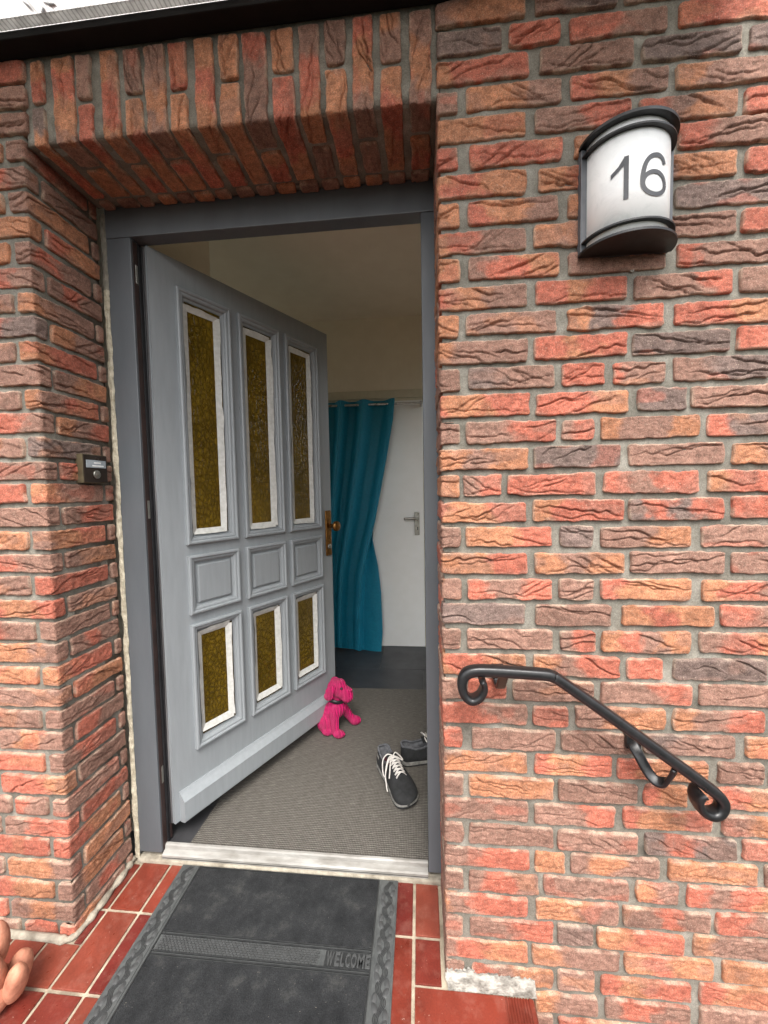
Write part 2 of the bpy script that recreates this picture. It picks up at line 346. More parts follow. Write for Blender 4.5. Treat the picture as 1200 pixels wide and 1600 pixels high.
# ------------------------------------------------------------------ bricks
PAL = {'O': s2l((184, 126, 94)), 'R': s2l((185, 107, 87)), 'B': s2l((150, 114, 99)), 'D': s2l((126, 106, 98))}
ZT, CH, BH = 2.331, 0.0635, 0.0505        # bottom of course k is ZT - k*CH
X = np.array((1., 0, 0)); Y = np.array((0, 1., 0)); Z = np.array((0, 0, 1.))
_seed = [11]
def brick(parent, segs, T, W, code, res=(.0034, .0018), crease=None, depth=.03, rc=.006, jit=.0027):
    """segs: [(origin, direction, outward normal, length)] one face or two faces round a corner; T transverse axis, W its size"""
    _seed[0] += 1; sd = _seed[0]; rnd = random.Random(sd*7919)
    L1 = segs[0][3]; L = sum(s[3] for s in segs)
    ns = max(6, int(L/res[0]))+1; nt_ = max(6, int(W/res[1]))+1
    s = np.linspace(0, L, ns)[:, None]+np.zeros((1, nt_)); t = np.linspace(0, W, nt_)[None, :]+np.zeros((ns, 1))
    # denser near the border
    def ease(u, n): return u
    fs = s/L; ft = t/W
    o1 = sd*3.1
    if L < .05: jit *= .5
    top = (vn(s*22, o1, 1)+.6*vn(s*75, o1, 2)+.35*vn(s*190, o1, 25))*jit*.9; bot = (vn(s*22, o1+40, 3)+.6*vn(s*75, o1+9, 4)+.35*vn(s*190, o1, 26))*jit*.9
    lf = vn(t*40, o1+80, 5)*jit*.9; rg = vn(t*40, o1+120, 6)*jit*.9
    tt = t+top*ft+bot*(1-ft); ss = s+rg*fs+lf*(1-fs)
    # chipped / rounded plan corners
    ds = np.minimum(s, L-s); dt = np.minimum(t, W-t); cr = .0055
    k = np.clip(1-ds/cr, 0, 1)*np.clip(1-dt/cr, 0, 1)
    ss = ss+np.where(s < L/2, 1, -1)*k*cr*.35; tt = tt+np.where(t < W/2, 1, -1)*k*cr*.3
    d = np.minimum(ds, dt); r = .0028
    off = -(r-np.sqrt(np.clip(r*r-np.clip(r-d, 0, r)**2, 0, None)))*.85+rnd.uniform(-.0018, .0012)
    h = vn(s*14+o1, t*22, 7)*.0009+vn(s*45+o1, t*70, 8)*.0009+vn(s*120+o1, t*150, 9)*.0009+vn(s*260+o1, t*260, 19)*.0007
    md = rnd.choice((0, 1, 1, 2, 2, 2, 3))       # smooth, long folds, folds, fan of short folds
    cl_ = []
    sw = -1 if rnd.random() < .45 else 1
    if md in (1, 2):
        for c in range(rnd.choice((1, 2, 2, 3)) if md == 1 else rnd.choice((2, 3, 4))):
            cl_.append((W*rnd.uniform(.12, .9), sw*rnd.uniform(.02, .22 if md == 1 else .5), L*rnd.uniform(.1, .9), rnd.uniform(.07, .15) if md == 1 else rnd.uniform(.03, .08), rnd.uniform(.0034, .0068)))
    elif md == 3:
        s0 = L*rnd.uniform(.2, .8); sl_ = sw*rnd.uniform(.35, .8)
        for c in range(rnd.choice((3, 4, 5))):
            cl_.append((W*rnd.uniform(.35, .65), sl_*rnd.uniform(.7, 1.2), s0+(c-1.5)*rnd.uniform(.016, .026), rnd.uniform(.025, .05), rnd.uniform(.0026, .0055)))
        cl_.append((W*rnd.uniform(.15, .4), -sw*.08, L*.5, .11, .0035))
    if L < .07: cl_ = cl_[:1]
    for c, (t0, sl_, s0, ln, dep) in enumerate(cl_):
        am = rnd.uniform(.001, .005); fq = rnd.uniform(25, 70); ph = rnd.uniform(0, 6)
        tc = t0+sl_*(s-s0)+am*np.sin(fq*s+ph)+.004*vn(s*60, sd+c*5., 10)
        tap = np.clip(1-((s-s0)/ln)**2, 0, 1)**.7; w = .0020
        u = t-tc
        h = h-dep*np.exp(-(u/w)**2)*tap
        h = h+dep*.42*np.exp(-np.abs(u)/.006)*(u > 0)*tap      # folded lip above the groove
        h = h-dep*.22*np.exp(-np.abs(u)/.010)*(u < 0)*tap
    fade = np.clip(d/.004, .35, 1)
    off = off+h*fade
    P0 = np.zeros((ns, nt_, 3)); NN = np.zeros((ns, nt_, 3))
    O1, A1, N1, _ = [np.array(q, float) if i < 3 else q for i, q in enumerate(segs[0])]
    if len(segs) == 1:
        P0[:] = O1+ss[..., None]*A1+tt[..., None]*T; NN[:] = N1
    else:
        O2, A2, N2 = O1+A1*L1, -N1, A1
        on1 = (ss <= L1)
        P0 = np.where(on1[..., None], O1+ss[..., None]*A1, O2+(ss-L1)[..., None]*A2)+tt[..., None]*T
        w = np.clip((ss-L1+rc)/(2*rc), 0, 1); w = w*w*(3-2*w)
        NN = N1*(1-w)[..., None]+N2*w[..., None]; NN /= np.linalg.norm(NN, axis=-1, keepdims=True)
        off = off-rc*.5*np.clip(1-np.abs(ss-L1)/rc, 0, 1)**2
    Pg = P0+NN*off[..., None]
    idx = np.arange(ns*nt_).reshape(ns, nt_)
    F = np.stack([idx[:-1, :-1], idx[1:, :-1], idx[1:, 1:], idx[:-1, 1:]], -1).reshape(-1, 4)
    bi = np.concatenate([idx[:, 0], idx[-1, 1:], idx[-2::-1, -1], idx[0, -2:0:-1]])
    V = Pg.reshape(-1, 3); Vn = NN.reshape(-1, 3)
    B = V[bi]-Vn[bi]*depth; nb = len(bi); b0 = len(V); kk = np.arange(nb); k2 = (kk+1) % nb
    F2 = np.stack([bi[kk], b0+kk, b0+k2, bi[k2]], -1)
    V = np.concatenate([V, B]); F = np.concatenate([F, F2])
    # colour of the clay itself: burnt patches along the brick
    q = np.clip(fs+.13*vn(s*18, t*34+o1, 20)+.07*vn(s*60, t*70+o1, 21)+.03*vn(s*160, t*170+o1, 27), 0, .999)*len(code)
    ci = q.astype(int); fr = q-ci; pc = np.array([PAL[c] for c in code]); nx = np.minimum(ci+1, len(code)-1)
    g = np.clip((fr-.5)/.5, 0, 1)[..., None]; g = g*g*(3-2*g)
    colr = pc[ci]*(1-g)+pc[nx]*g
    other = np.array(PAL[rnd.choice('OBBBR')]); pm = np.clip(vn(s*22+o1, t*35+5, 22)*1.6-.30, 0, .42)[..., None]
    colr = colr*(1-pm)+other*pm
    colr = colr*(1+.15*vn(s*35+o1, t*45, 23)+.13*vn(s*110+o1, t*120, 28))[..., None]*rnd.uniform(.86, 1.12)
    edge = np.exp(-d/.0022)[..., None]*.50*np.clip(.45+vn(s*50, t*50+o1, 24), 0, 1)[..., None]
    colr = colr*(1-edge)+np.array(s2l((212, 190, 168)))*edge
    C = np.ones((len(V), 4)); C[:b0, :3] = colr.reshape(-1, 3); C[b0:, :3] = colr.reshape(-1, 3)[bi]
    if isinstance(parent, list):
        parent.append((V, F, C)); return None
    cen = (V.max(0)+V.min(0))/2
    me = bpy.data.meshes.new('brick'); me.from_pydata((V-cen).tolist(), [], F.tolist())
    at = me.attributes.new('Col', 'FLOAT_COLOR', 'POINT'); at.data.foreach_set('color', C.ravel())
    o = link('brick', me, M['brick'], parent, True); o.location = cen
    return o
def brick_field(acc, parent):
    """bricks beyond the picture's edge, joined into one part"""
    n = 0; Fs = []
    for V, F, C in acc: Fs.append(F+n); n += len(V)
    V = np.concatenate([a[0] for a in acc]); C = np.concatenate([a[2] for a in acc]); cen = (V.max(0)+V.min(0))/2
    me = bpy.data.meshes.new('brick_field'); me.from_pydata((V-cen).tolist(), [], np.concatenate(Fs).tolist())
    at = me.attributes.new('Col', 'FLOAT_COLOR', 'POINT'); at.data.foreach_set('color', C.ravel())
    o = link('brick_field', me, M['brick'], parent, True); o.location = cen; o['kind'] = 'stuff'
RNDC = ('B', 'OB', 'ROR', 'R', 'D', 'BR', 'O', 'BO')
def field_row(acc, x0, x1, zb, rg):
    x = x0
    while x < x1-.03:
        l = min(rg.choice((.205, .205, .205, .098)), x1-x); brick(acc, [((x, 0, zb), X, -Y, l)], Z, BH, rg.choice(RNDC), res=(.010, .008)); x += l+.017
def mortar_sheet(name, origin, A, T, N_, LA, LT, depth, parent, res=.02, mat='mortar'):
    """a slab whose outer face is uneven pointing; depth = slab thickness behind the face"""
    na, nb = int(LA/res)+2, int(LT/res)+2
    a = np.linspace(0, LA, na)[:, None]+np.zeros((1, nb)); b = np.linspace(0, LT, nb)[None, :]+np.zeros((na, 1))
    fx = np.clip(np.minimum(np.minimum(a, LA-a), np.minimum(b, LT-b))/.02, 0, 1)
    h = (vn(a*9, b*9, 31)*.0015+vn(a*40, b*40, 32)*.0016)*fx
    Pg = np.array(origin)+a[..., None]*A+b[..., None]*T+h[..., None]*N_
    idx = np.arange(na*nb).reshape(na, nb); F = np.stack([idx[:-1, :-1], idx[1:, :-1], idx[1:, 1:], idx[:-1, 1:]], -1).reshape(-1, 4)
    bi = np.concatenate([idx[:, 0], idx[-1, 1:], idx[-2::-1, -1], idx[0, -2:0:-1]])
    V = Pg.reshape(-1, 3); B = V[bi]-np.array(N_)*depth; k = np.arange(len(bi)); k2 = (k+1) % len(bi); b0 = len(V)
    F = np.concatenate([F, np.stack([bi[k], b0+k, b0+k2, bi[k2]], -1)]).tolist()+[tuple(b0+k[::-1])]
    return mk(name, np.concatenate([V, B]), F, M[mat], parent, True)

ROWS = """3 202 BO,224 398 BD
2 150 D,165 277 R,299 504 RRB,528 725 R
3 208 ORR,234 435 BB,453 656 D,673 860 D
1 49 B,70 282 OOB,301 509 ROB,524 729 OBB
2 203 O,223 432 BBR,449 650 RBO,666 855 R
0 48 BR,76 283 R,310 512 O,531 734 RB
0 204 ORO,231 434 OR,451 652 BO,673 866 R
2 51 O,70 276 ROB,298 508 OB,529 735 D
1 204 ORB,223 430 OB,447 656 B,669 865 RO
2 51 O,70 279 BRO,299 510 BB,535 737 RBB
2 206 ROB,226 429 ROR,446 652 BBBR,668 865 BO
1 48 O,65 273 B,299 507 ODR,533 741 RRO
0 208 OBB,223 431 ROR,443 651 D,666 865 RB
1 50 B,69 269 DB,287 381 R,402 515 RBB,532 736 BD
0 213 ROR,228 436 RRO,456 561 D,573 777 B
0 49 B,63 274 BBR,287 359 BR,375 591 OBBO,608 814 RDB
-1 209 OOBO,223 419 D,438 645 B,662 863 OD
-2 48 O,56 148 BR,163 363 R,384 592 RBR,614 819 ORR
-1 205 ROOR,222 428 ORR,441 647 DRDR,665 863 R
1 48 B,61 265 OOR,285 360 D,377 580 BBO,602 806 B
2 207 ROOR,225 432 OBO,447 653 B,669 868 B
2 49 B,64 267 RBR,283 363 B,380 581 ROO,607 811 ORB
4 202 D,228 403 B,429 633 ORO,648 849 RB
2 47 B,63 269 B,288 368 BR,384 583 ORBO,605 809 BRO
2 206 ORO,223 424 OBR,441 524 R,546 750 D
4 49 B,65 156 R,173 364 BB,383 588 BBR,606 808 B
3 208 RRB,222 307 R,324 530 BO,549 752 OBR
3 49 R,72 275 B,292 469 B,485 688 DB,713 910 OB
4 208 BOO,228 411 ROR,423 629 ROO,653 753 B,768 954 O
5 51 B,64 272 O,286 471 B,487 586 RO,602 795 ORO
6 211 B,226 419 BBR,440 642 ROOR,665 856 BO
5 50 B,64 273 B,285 473 B,491 698 DRD,714 908 RO
5 215 BBR,228 300 O,315 526 BOB,545 747 OO,765 953 B
5 49 B,64 238 BRB,251 455 B,473 570 OB,591 795 RBRO
2 210 OBRR,232 430 OOB,443 644 BBRB,657 853 RB
4 48 B,66 274 BBR,286 371 D,382 586 OR,608 805 OBB
3 211 BRO,222 436 OB,449 655 ORO,675 868 O
3 49 B,69 274 RBO,286 376 B,392 606 ROR,625 822 ROO
2 213 B,231 383 OB,402 605 BRB,627 825 B
1 52 B,68 274 B,289 502 RO,519 730 B,749 941 O""".strip().split('\n')
D = .235            # depth of the door reveal
MR = .009           # mortar recess
XL = -1.055         # left jamb

# --- wall to the right of the door
wall_r = empty('brick_wall', (.6, .1, -.55))
tag(wall_r, 'red and brown brick wall right of the doorway, carrying lamp and handrail', 'wall')
rr = random.Random(5)
XR = .99; XE = 2.2; far = []
for k, row in enumerate(ROWS):
    zb = ZT-k*CH; zb2 = zb+(BH-.002)
    for i, it in enumerate(row.split(',')):
        a, b, code = it.split(); a = int(a)/1000; b = int(b)/1000
        W = BH+rr.uniform(-.002, .002); zz = zb+rr.uniform(-.0015, .0015)
        if i == 0:
            rl = .195 if (b < .1) else .045
            if k == 38 or k == 39: rl = .045
            brick(wall_r, [((.001, rl, zz), -Y, -X, rl), (None, None, None, b-.001)], Z, W, code if b > .1 else code*3)
            if rl < .1: brick(wall_r, [((.001, .228, zz), -Y, -X, .228-.060)], Z, W, rr.choice(('B', 'OB', 'RB', 'R')), res=(.006, .005))
            else: brick(wall_r, [((.001, .232, zz), -Y, -X, .025)], Z, W, 'B', res=(.006, .006))
        else:
            brick(wall_r, [((a, 0, zz), X, -Y, b-a)], Z, W, code)
    while b < XR-.1:
        a = b+.017; b = min(a+rr.choice((.205, .205, .205, .098)), XR)
        brick(wall_r, [((a, 0, zb), X, -Y, b-a)], Z, BH, rr.choice(('B', 'OB', 'ROR', 'R', 'D', 'BR', 'O')), res=(.007, .006))
    field_row(far, b+.017, XE, zb, rr)
for k in range(40, 46): field_row(far, .30 if k < 42 else .55, XE, ZT-k*CH, rr)
for k in range(-12, 0): field_row(far, .004 if k % 2 else .06, XE, ZT-k*CH, rr)
brick_field(far, wall_r)
mortar_sheet('mortar', (MR, MR, -.54), X, Z, -Y, XE+.01, 3.68, D-MR-.003, wall_r, res=.025)

# --- pier to the left of the door
pier = empty('brick_pier', (-1.4, .1, 0))
tag(pier, 'red and brown brick pier left of the doorway with deep inner face', 'wall')
rp = random.Random(21)
CODES = ('B', 'B', 'BR', 'RB', 'OB', 'BO', 'R', 'O', 'RO', 'D', 'BRB', 'ROB', 'OBR')
SET = {9: 'OB', 10: 'RD', 11: 'OR', 12: 'BB', 13: 'OBR', 14: 'RRB', 15: 'DD', 16: 'B', 17: 'OB', 18: 'B', 19: 'BOR', 20: 'RB', 21: 'RR', 22: 'ROR', 23: 'BB', 24: 'OOB', 25: 'OR', 26: 'BB', 27: 'BB', 28: 'BOB', 29: 'BR', 30: 'RRO', 31: 'B', 32: 'BRR', 33: 'RRO', 34: 'OOB', 35: 'BO', 36: 'BOB'}
for k in range(-1, 38):
    zb = ZT-k*CH+rp.uniform(-.0015, .0015); W = BH+rp.uniform(-.002, .002)
    c = SET.get(k, rp.choice(CODES))
    if k < 3:
        a = XL+.006 if k > 0 else XL+.006
        brick(pier, [((XL-.19, 0, zb), X, -Y, .19+.012)], Z, W, c); x = XL-.19
    elif k % 2:
        f = rp.uniform(.044, .056)
        brick(pier, [((XL-f, 0, zb), X, -Y, f), (None, None, None, .192)], Z, W, c if len(c) > 1 else c*2)
        brick(pier, [((XL, .206, zb), Y, X, D-.210)], Z, W, 'B', res=(.006, .005)); x = XL-f
    else:
        f = rp.choice((.2, .2, .2, .2))
        brick(pier, [((XL-f, 0, zb), X, -Y, f), (None, None, None, .039)], Z, W, c)
        brick(pier, [((XL, .050, zb), Y, X, D-.057)], Z, W, rp.choice(CODES)); x = XL-f
    while x > -1.72:
        l = .205 if rp.random() < .85 else .1
        a = x-.016-l; brick(pier, [((a, 0, zb), X, -Y, l)], Z, W, rp.choice(CODES), res=(.005, .004)); x = a
far = []
for k in range(-12, -1): field_row(far, -1.95, XL+.004, ZT-k*CH, rp)
brick_field(far, pier)
mortar_sheet('mortar', (-1.96, MR, -.35), X, Z, -Y, 1.96+XL-MR, 3.49, D-MR-.003, pier)
mortar_sheet('mortar', (XL-MR-.0005, MR+.001, -.04), Y, Z, X, D-MR-.004, 2.45, .01, pier, res=.012)
# grey mortar dragged along the foot of the pier's inner face
fp = spline([(XL-.004, .235, .012), (XL+.004, .18, .014), (XL+.006, .1, .013), (XL+.005, .03, .012), (XL-.012, -.008, .010), (XL-.08, -.008, .008), (XL-.25, -.007, .007), (XL-.6, -.006, .006)], 10)
fpr = np.array([.0095+.0035*float(vn(i*.37, 3., 60)) for i in range(len(fp))])
fp[:, 2] -= .006
V, F = tube(fp, fpr, 8); mk('mortar_fillet', V, F, M['pale_filler'], pier, True)

# --- brick lintel over the door
lint = empty('brick_lintel', (-.53, .1, 2.166))
tag(lint, 'lintel of upright soldier bricks above the doorway with brick underside', 'lintel')
SX = [(-1.024,-.992),(-.966,-.910),(-.899,-.861),(-.832,-.788),(-.771,-.728),(-.717,-.664),(-.652,-.609),(-.586,-.538),(-.522,-.474),(-.461,-.407),(-.390,-.338),(-.323,-.276),(-.259,-.212),(-.194,-.147),(-.128,-.080),(-.061,-.012)]
LC = ['OR', 'ORO', 'B', 'OR', 'B', 'BO', 'R', 'OR', 'O', 'RB', 'OO', 'BR', 'B', 'RO', 'OB', 'BO']
LC2 = ['D', '', 'R', '', 'O', '', 'O', '', 'OO', '', 'RR', '', 'OO', '', 'O', '']
rl_ = random.Random(3)
ZS, ZTOP = 2.168, 2.376
for i, (a, b) in enumerate(SX):
    a -= .0005; b += .0005
    if i % 2:      # full soldier: 208 on the front, 80 on the underside
        zt = ZTOP+rl_.uniform(-.004, .004)
        brick(lint, [((a, 0, zt), -Z, -Y, zt-ZS), (None, None, None, .078)], X, b-a, LC[i]+rl_.choice('BO'))
        brick(lint, [((a, .092, ZS), Y, -Z, .095)], X, b-a, rl_.choice(('O', 'RO', 'B', 'OR')), res=(.005, .004))
    else:          # two halves on the front; the lower one runs deep into the underside
        zt = ZTOP+rl_.uniform(-.004, .004); zm = 2.275+rl_.uniform(-.008, .006)
        brick(lint, [((a, 0, zt), -Z, -Y, zt-zm)], X, b-a, LC[i])
        brick(lint, [((a, 0, zm-.013), -Z, -Y, zm-.013-ZS), (None, None, None, .186)], X, b-a, LC2[i]+rl_.choice(('OO', 'OR', 'RO')))
    brick(lint, [((a, .199, ZS), Y, -Z, .034)], X, b-a, rl_.choice('OB'), res=(.006, .005))
for k in (-2, -3):
    x = -1.05+(.1 if k % 2 else 0)
    while x < -.03:
        l = min(.205, -.004-x); zb = ZT-k*CH-.055
        if l > .04: brick(lint, [((x, 0, zb), X, -Y, l)], Z, BH, rl_.choice(CODES), res=(.008, .007))
        x += l+.017
far = []
for k in range(-12, -3): field_row(far, -1.045+(.07 if k % 2 else 0), -.008, ZT-k*CH-.055+.0, rl_)
brick_field(far, lint)
mortar_sheet('mortar', (XL+.006, MR, ZS+MR+.001), X, Z, -Y, -XL+.001, .96, D-MR-.003, lint)
mortar_sheet('mortar', (XL+.002, MR+.002, ZS+MR), Y, X, -Z, D-MR-.006, -XL+.002, .008, lint, res=.012)

# --- light filler along the left side of the door frame
def filler(name, z0, z1, mat, parent, amp):
    zz = np.arange(z0, z1, .006); m = 9; V = []; F = []
    for z in zz:
        inn = XL+.005-.004*amp*max(0, float(vn(z*23, 1., 41)))+.003*amp*float(vn(z*70, 1.5, 47)); yin = D-.003-.004*amp*float(vn(z*17, 2., 42))-.004*amp*float(vn(z*60, 2.5, 48))
        out = -1.0345+.003*amp*float(vn(z*31, 4., 43)); yo = D-.0006
        for j in range(m):
            f = j/(m-1); bul = (.0035+.002*float(vn(z*40, f*3, 44)))*math.sin(f*math.pi)
            V.append((inn+(out-inn)*f+bul*.7, yin+(yo-yin)*f-bul+.0012*float(vn(z*120, f*6, 46)), z))
    for i in range(len(zz)-1):
        for j in range(m-1): F.append((i*m+j, i*m+j+1, (i+1)*m+j+1, (i+1)*m+j))
    return mk(name, V, F, M[mat], parent, True)
fo = filler('filler_strip', .012, 1.93, 'foam', None, .6); tag(fo, 'ragged cream filler squeezed between left pier and door frame', 'filler')
filler('mortar_strip', 1.926, 2.165, 'filler2', fo, .5)

# lime smear at the foot of the right wall
n_, m_ = 120, 26
a = np.linspace(0, 1, n_)[:, None]+np.zeros((1, m_)); b = np.linspace(0, 1, m_)[None, :]+np.zeros((n_, 1))
hgt = .015*(1-.80*a)+.003+.008*vn(a*10, 0, 50)*(1-a)+.006*vn(a*33, 0, 51)+.003*vn(a*80, 0, 54)
xs = .002+a*.222+.004*vn(b*7, a*5, 55)
bu = np.clip((b-.3)/.7, 0, 1); bl = np.clip(b/.3, 0, 1)
zs = .0012+.006*bl**2+bu*hgt-.010*a*bu+.001*vn(a*40, b*10, 56)
ys = -.0335+.0330*bl**.45+bu*.0008+(.0016*vn(a*26, b*6, 52)+.0012*vn(a*70, b*14, 53))*bl+np.clip(b-.7, 0, 1)*.012
idx = np.arange(n_*m_).reshape(n_, m_)
mk('mortar_smear', np.stack([xs, ys, zs], -1).reshape(-1, 3), np.stack([idx[:-1, :-1], idx[1:, :-1], idx[1:, 1:], idx[:-1, 1:]], -1).reshape(-1, 4), M['whitemort'], wall_r, True)

# ------------------------------------------------------------------ landing, steps, ground
gr = MB(); gr.add([(-60, -60, -.56), (60, -60, -.56), (60, 60, -.56), (-60, 60, -.56)], [(0, 1, 2, 3)])
tag(gr.build('ground', M['ground']), kind='structure')
TX0, TP, TY0, TYP = -1.021, .1042, .0775, .1915
land = MB(); land.box(-1.9, .205, -1.5, MR-.002, -.5, -.0045); land.box(XL-.01, .02, 0, .263, -.5, -.0046)
land = land.build('landing', M['grout']); tag(land, kind='structure')
tilemesh = {}
def tile(x0, x1, y0, y1, z1=0., parent=land, mat='tile', th=.012):
    key = (round(x1-x0, 4), round(y1-y0, 4), mat, th)
    if key not in tilemesh:
        q = MB(); q.box(-(x1-x0)/2, (x1-x0)/2, -(y1-y0)/2, (y1-y0)/2, -th, 0); o = q.build('tile', M[mat], parent, False, .0016, 2)
        tilemesh[key] = o.data; off = o.location.copy(); tilemesh[key+('o',)] = off
    else:
        o = bpy.data.objects.new('tile', tilemesh[key]); COL.objects.link(o); o.parent = parent; o.matrix_parent_inverse = Matrix.Translation(-parent.location)
    rt_ = random.Random(int(x0*1000)*31+int(y0*1000))
    o.location = Vector(((x0+x1)/2, (y0+y1)/2, z1+rt_.uniform(-.0007, .0007)))+tilemesh[key+('o',)]
    o.rotation_euler = (rt_.uniform(-.003, .003), rt_.uniform(-.003, .003), 0)
    return o
G = .0045
for i in range(-8, 9):
    xa, xb = TX0+i*TP+G, TX0+(i+1)*TP-G
    for j in range(-7, 1):
        ya, yb = TY0+j*TYP+G, TY0+(j+1)*TYP-G
        if j == 0: yb = min(yb, .236)
        if i < 0:
            if j == 0: continue
            if j == -1: yb = -.016
        tile(xa, xb, ya, yb)
tile(XL+.008, TX0-G, TY0+G, .22); tile(XL+.008, TX0-G, -.012, TY0-G)
xe = TX0+9*TP
tile(xe+G, -.009, TY0+G, .232); tile(xe+G, -.011, -.026, TY0-G)
# nosing tiles along the right edge of the landing, ribbed at the edge
def nosing(x0, x1, y0, y1, z1, parent):
    pr = [(x0, z1)]; nr = 9; rw = .062
    xr = x1-rw-.012
    pr.append((xr, z1))
    for q in range(nr):
        c = xr+rw*(q+.5)/nr; pr += [(c-.0022, z1), (c-.0012, z1-.0022), (c+.0012, z1-.0022), (c+.0022, z1)]
    pr += [(x1-.008, z1), (x1-.003, z1-.0015), (x1, z1-.006), (x1, z1-.035), (x1-.012, z1-.04), (x1-.014, z1-.014), (x0, z1-.014)]
    n = len(pr); V = [(x, y0, z) for x, z in pr]+[(x, y1, z) for x, z in pr]
    F = [(i, (i+1) % n, (i+1) % n+n, i+n) for i in range(n)]+[tuple(range(n))[::-1], tuple(range(n, 2*n))]
    q = MB(); q.add(V, F); return q.build('nosing_tile', M['tile'], parent)
y = -.034
while y > -1.45:
    nosing(xe+G, .216, max(y-.185, -1.49), y, .0005, land); y -= .1915
# steps going down to the right
for s_ in range(3):
    x0 = .205+s_*.30; zt = -.172*(s_+1)
    q = MB(); q.box(x0+.001, x0+.30, -1.5, -.004, -.57, zt-.013); st = q.build('step', M['grout']); tag(st, kind='structure')
    y = -.012
    while y > -1.45:
        nosing(x0+.006, x0+.312, max(y-.185, -1.49), y, zt, st); y -= .1915

# ------------------------------------------------------------------ hall behind the door
HZ = .042
q = MB(); q.box(-2.6, .5, .2645, 2.02, -.1, HZ-.004); hf = q.build('hall_floor', M['sgrout']); tag(hf, kind='structure')
for j, (ya, yb) in enumerate(((.266, .43), (.43, 1.03), (1.03, 1.63), (1.63, 2.015))):
    o_ = -.34 if j % 2 else -.04
    x = o_-2.4
    while x < .5:
        a, b = max(x, -2.59), min(x+.6, .495)
        if b-a > .03: tile(a+.0018, b-.0018, ya+.0018, yb-.0018, HZ, hf, 'slate', .01)
        x += .6
def wall_box(name, *b, mat='wallp'):
    q = MB(); q.box(*b); return tag(q.build(name, M[mat]), kind='structure')
wall_box('hall_wall', -1.2, -1.0, .30, .80, -.1, 2.62)          # short stretch behind the door
wall_box('hall_wall', -2.6, -1.2, .60, .80, -.1, 2.62)
wall_box('hall_wall', .40, .60, .30, 1.46, -.1, 2.58); wall_box('hall_wall', .40, .60, 1.96, 2.15, -.1, 2.58)
wall_box('hall_wall', .40, .60, 1.46, 1.96, -.1, .12); wall_box('hall_wall', .40, .60, 1.46, 1.96, 2.2, 2.58)      # unseen opening beside the inner door, added to brighten the hall
wall_box('hall_wall', -1.0, .40, .30, .33, 2.13, 2.62)           # over the door
wall_box('hall_wall', .055, .40, .30, .33, -.1, 2.13)
wall_box('hall_ceiling', -2.9, .6, .30, 2.3, 2.58, 2.7, mat='ceilp')
BW = 2.02
wall_box('hall_wall', -2.9, -.80, BW, BW+.13, -.1, 2.58)
wall_box('hall_wall', -.80, .02, BW, BW+.13, 1.99, 2.58)
wall_box('hall_wall', .02, .40, BW, BW+.13, -.1, 2.58)
# far left end of the hall, with an unseen opening added to let skylight in
wall_box('hall_wall', -2.9, -2.6, .60, BW, -.1, .3); wall_box('hall_wall', -2.9, -2.6, .60, BW, 2.48, 2.58)
wall_box('hall_wall', -2.9, -2.6, .60, .83, .3, 2.48); wall_box('hall_wall', -2.9, -2.6, 1.96, BW, .3, 2.48)
# ------------------------------------------------------------------ door frame
fr = empty('door_frame', (-.5, .26, .03)); tag(fr, 'dark grey painted wooden door frame set into the brick opening', 'door frame')
q = MB(); q.box(-1.037, -.954, D, .285, .032, 2.086); q.build('post', M['frame'], fr, False, .003)
q = MB(); q.box(-.037, .045, D, .285, .032, 2.086); q.build('post', M['frame'], fr, False, .003)
q = MB(); q.box(-1.037, .045, D-.001, .285, 2.0865, 2.20); q.build('header', M['frame'], fr, False, .003)
q = MB(); q.box(-1.037, -.990, .286, .300, .05, 2.12); q.build('rebate', M['browngap'], fr)
q = MB(); q.box(-.020, .045, .286, .300, .05, 2.12); q.build('rebate', M['seal'], fr)
q = MB(); q.box(-.989, -.021, .286, .300, 2.101, 2.13); q.build('rebate', M['seal'], fr)
q = MB(); q.box(-.9535, -.9485, .262, .275, .05, 2.08); q.build('gasket', M['seal'], fr)
q = MB(); q.box(-.9538, -.9522, .243, .2615, .034, 2.08); q.build('rebate_strip', M['browngap'], fr)
q = MB(); q.box(-.9535, -.9465, .276, .284, .05, 2.08); q.build('gasket', M['browngap'], fr)
for z in (.30, 1.22, 1.98):
    q = MB(); q.box(-.9535, -.951, .250, .260, z-.03, z+.03); q.build('hinge_plate', M['steel'], fr, False, .001)
    V, F = revolve([(.006, -.045), (.0075, -.043), (.0075, .043), (.006, .045)], 12); V = [(v[0]-.945, v[1]+.288, v[2]+z) for v in V]
    mk('hinge_pin', V, F, M['steel'], fr, True)

# aluminium threshold
pr = [(.232, .004), (.232, .026), (.236, .030), (.249, .035), (.251, .045), (.254, .049), (.260, .050), (.263, .047), (.263, .004)]
n = len(pr); q = MB()
q.add([(-.952, y, z) for y, z in pr]+[(-.039, y, z) for y, z in pr], [(i, (i+1) % n, (i+1) % n+n, i+n) for i in range(n)]+[tuple(range(n))[::-1], tuple(range(n, 2*n))])
th = q.build('threshold', M['alu']); tag(th, 'pale aluminium threshold strip under the open front door', 'threshold')
q = MB(); q.box(-.951, -.040, .2315, .2319, .0175, .0195); q.build('groove_strip', M['seal'], th)
q = MB(); q.box(-1.04, .012, .2255, .2565, -.003, .013); q.build('mortar_bed', M['pale_filler'], th, False, .004)

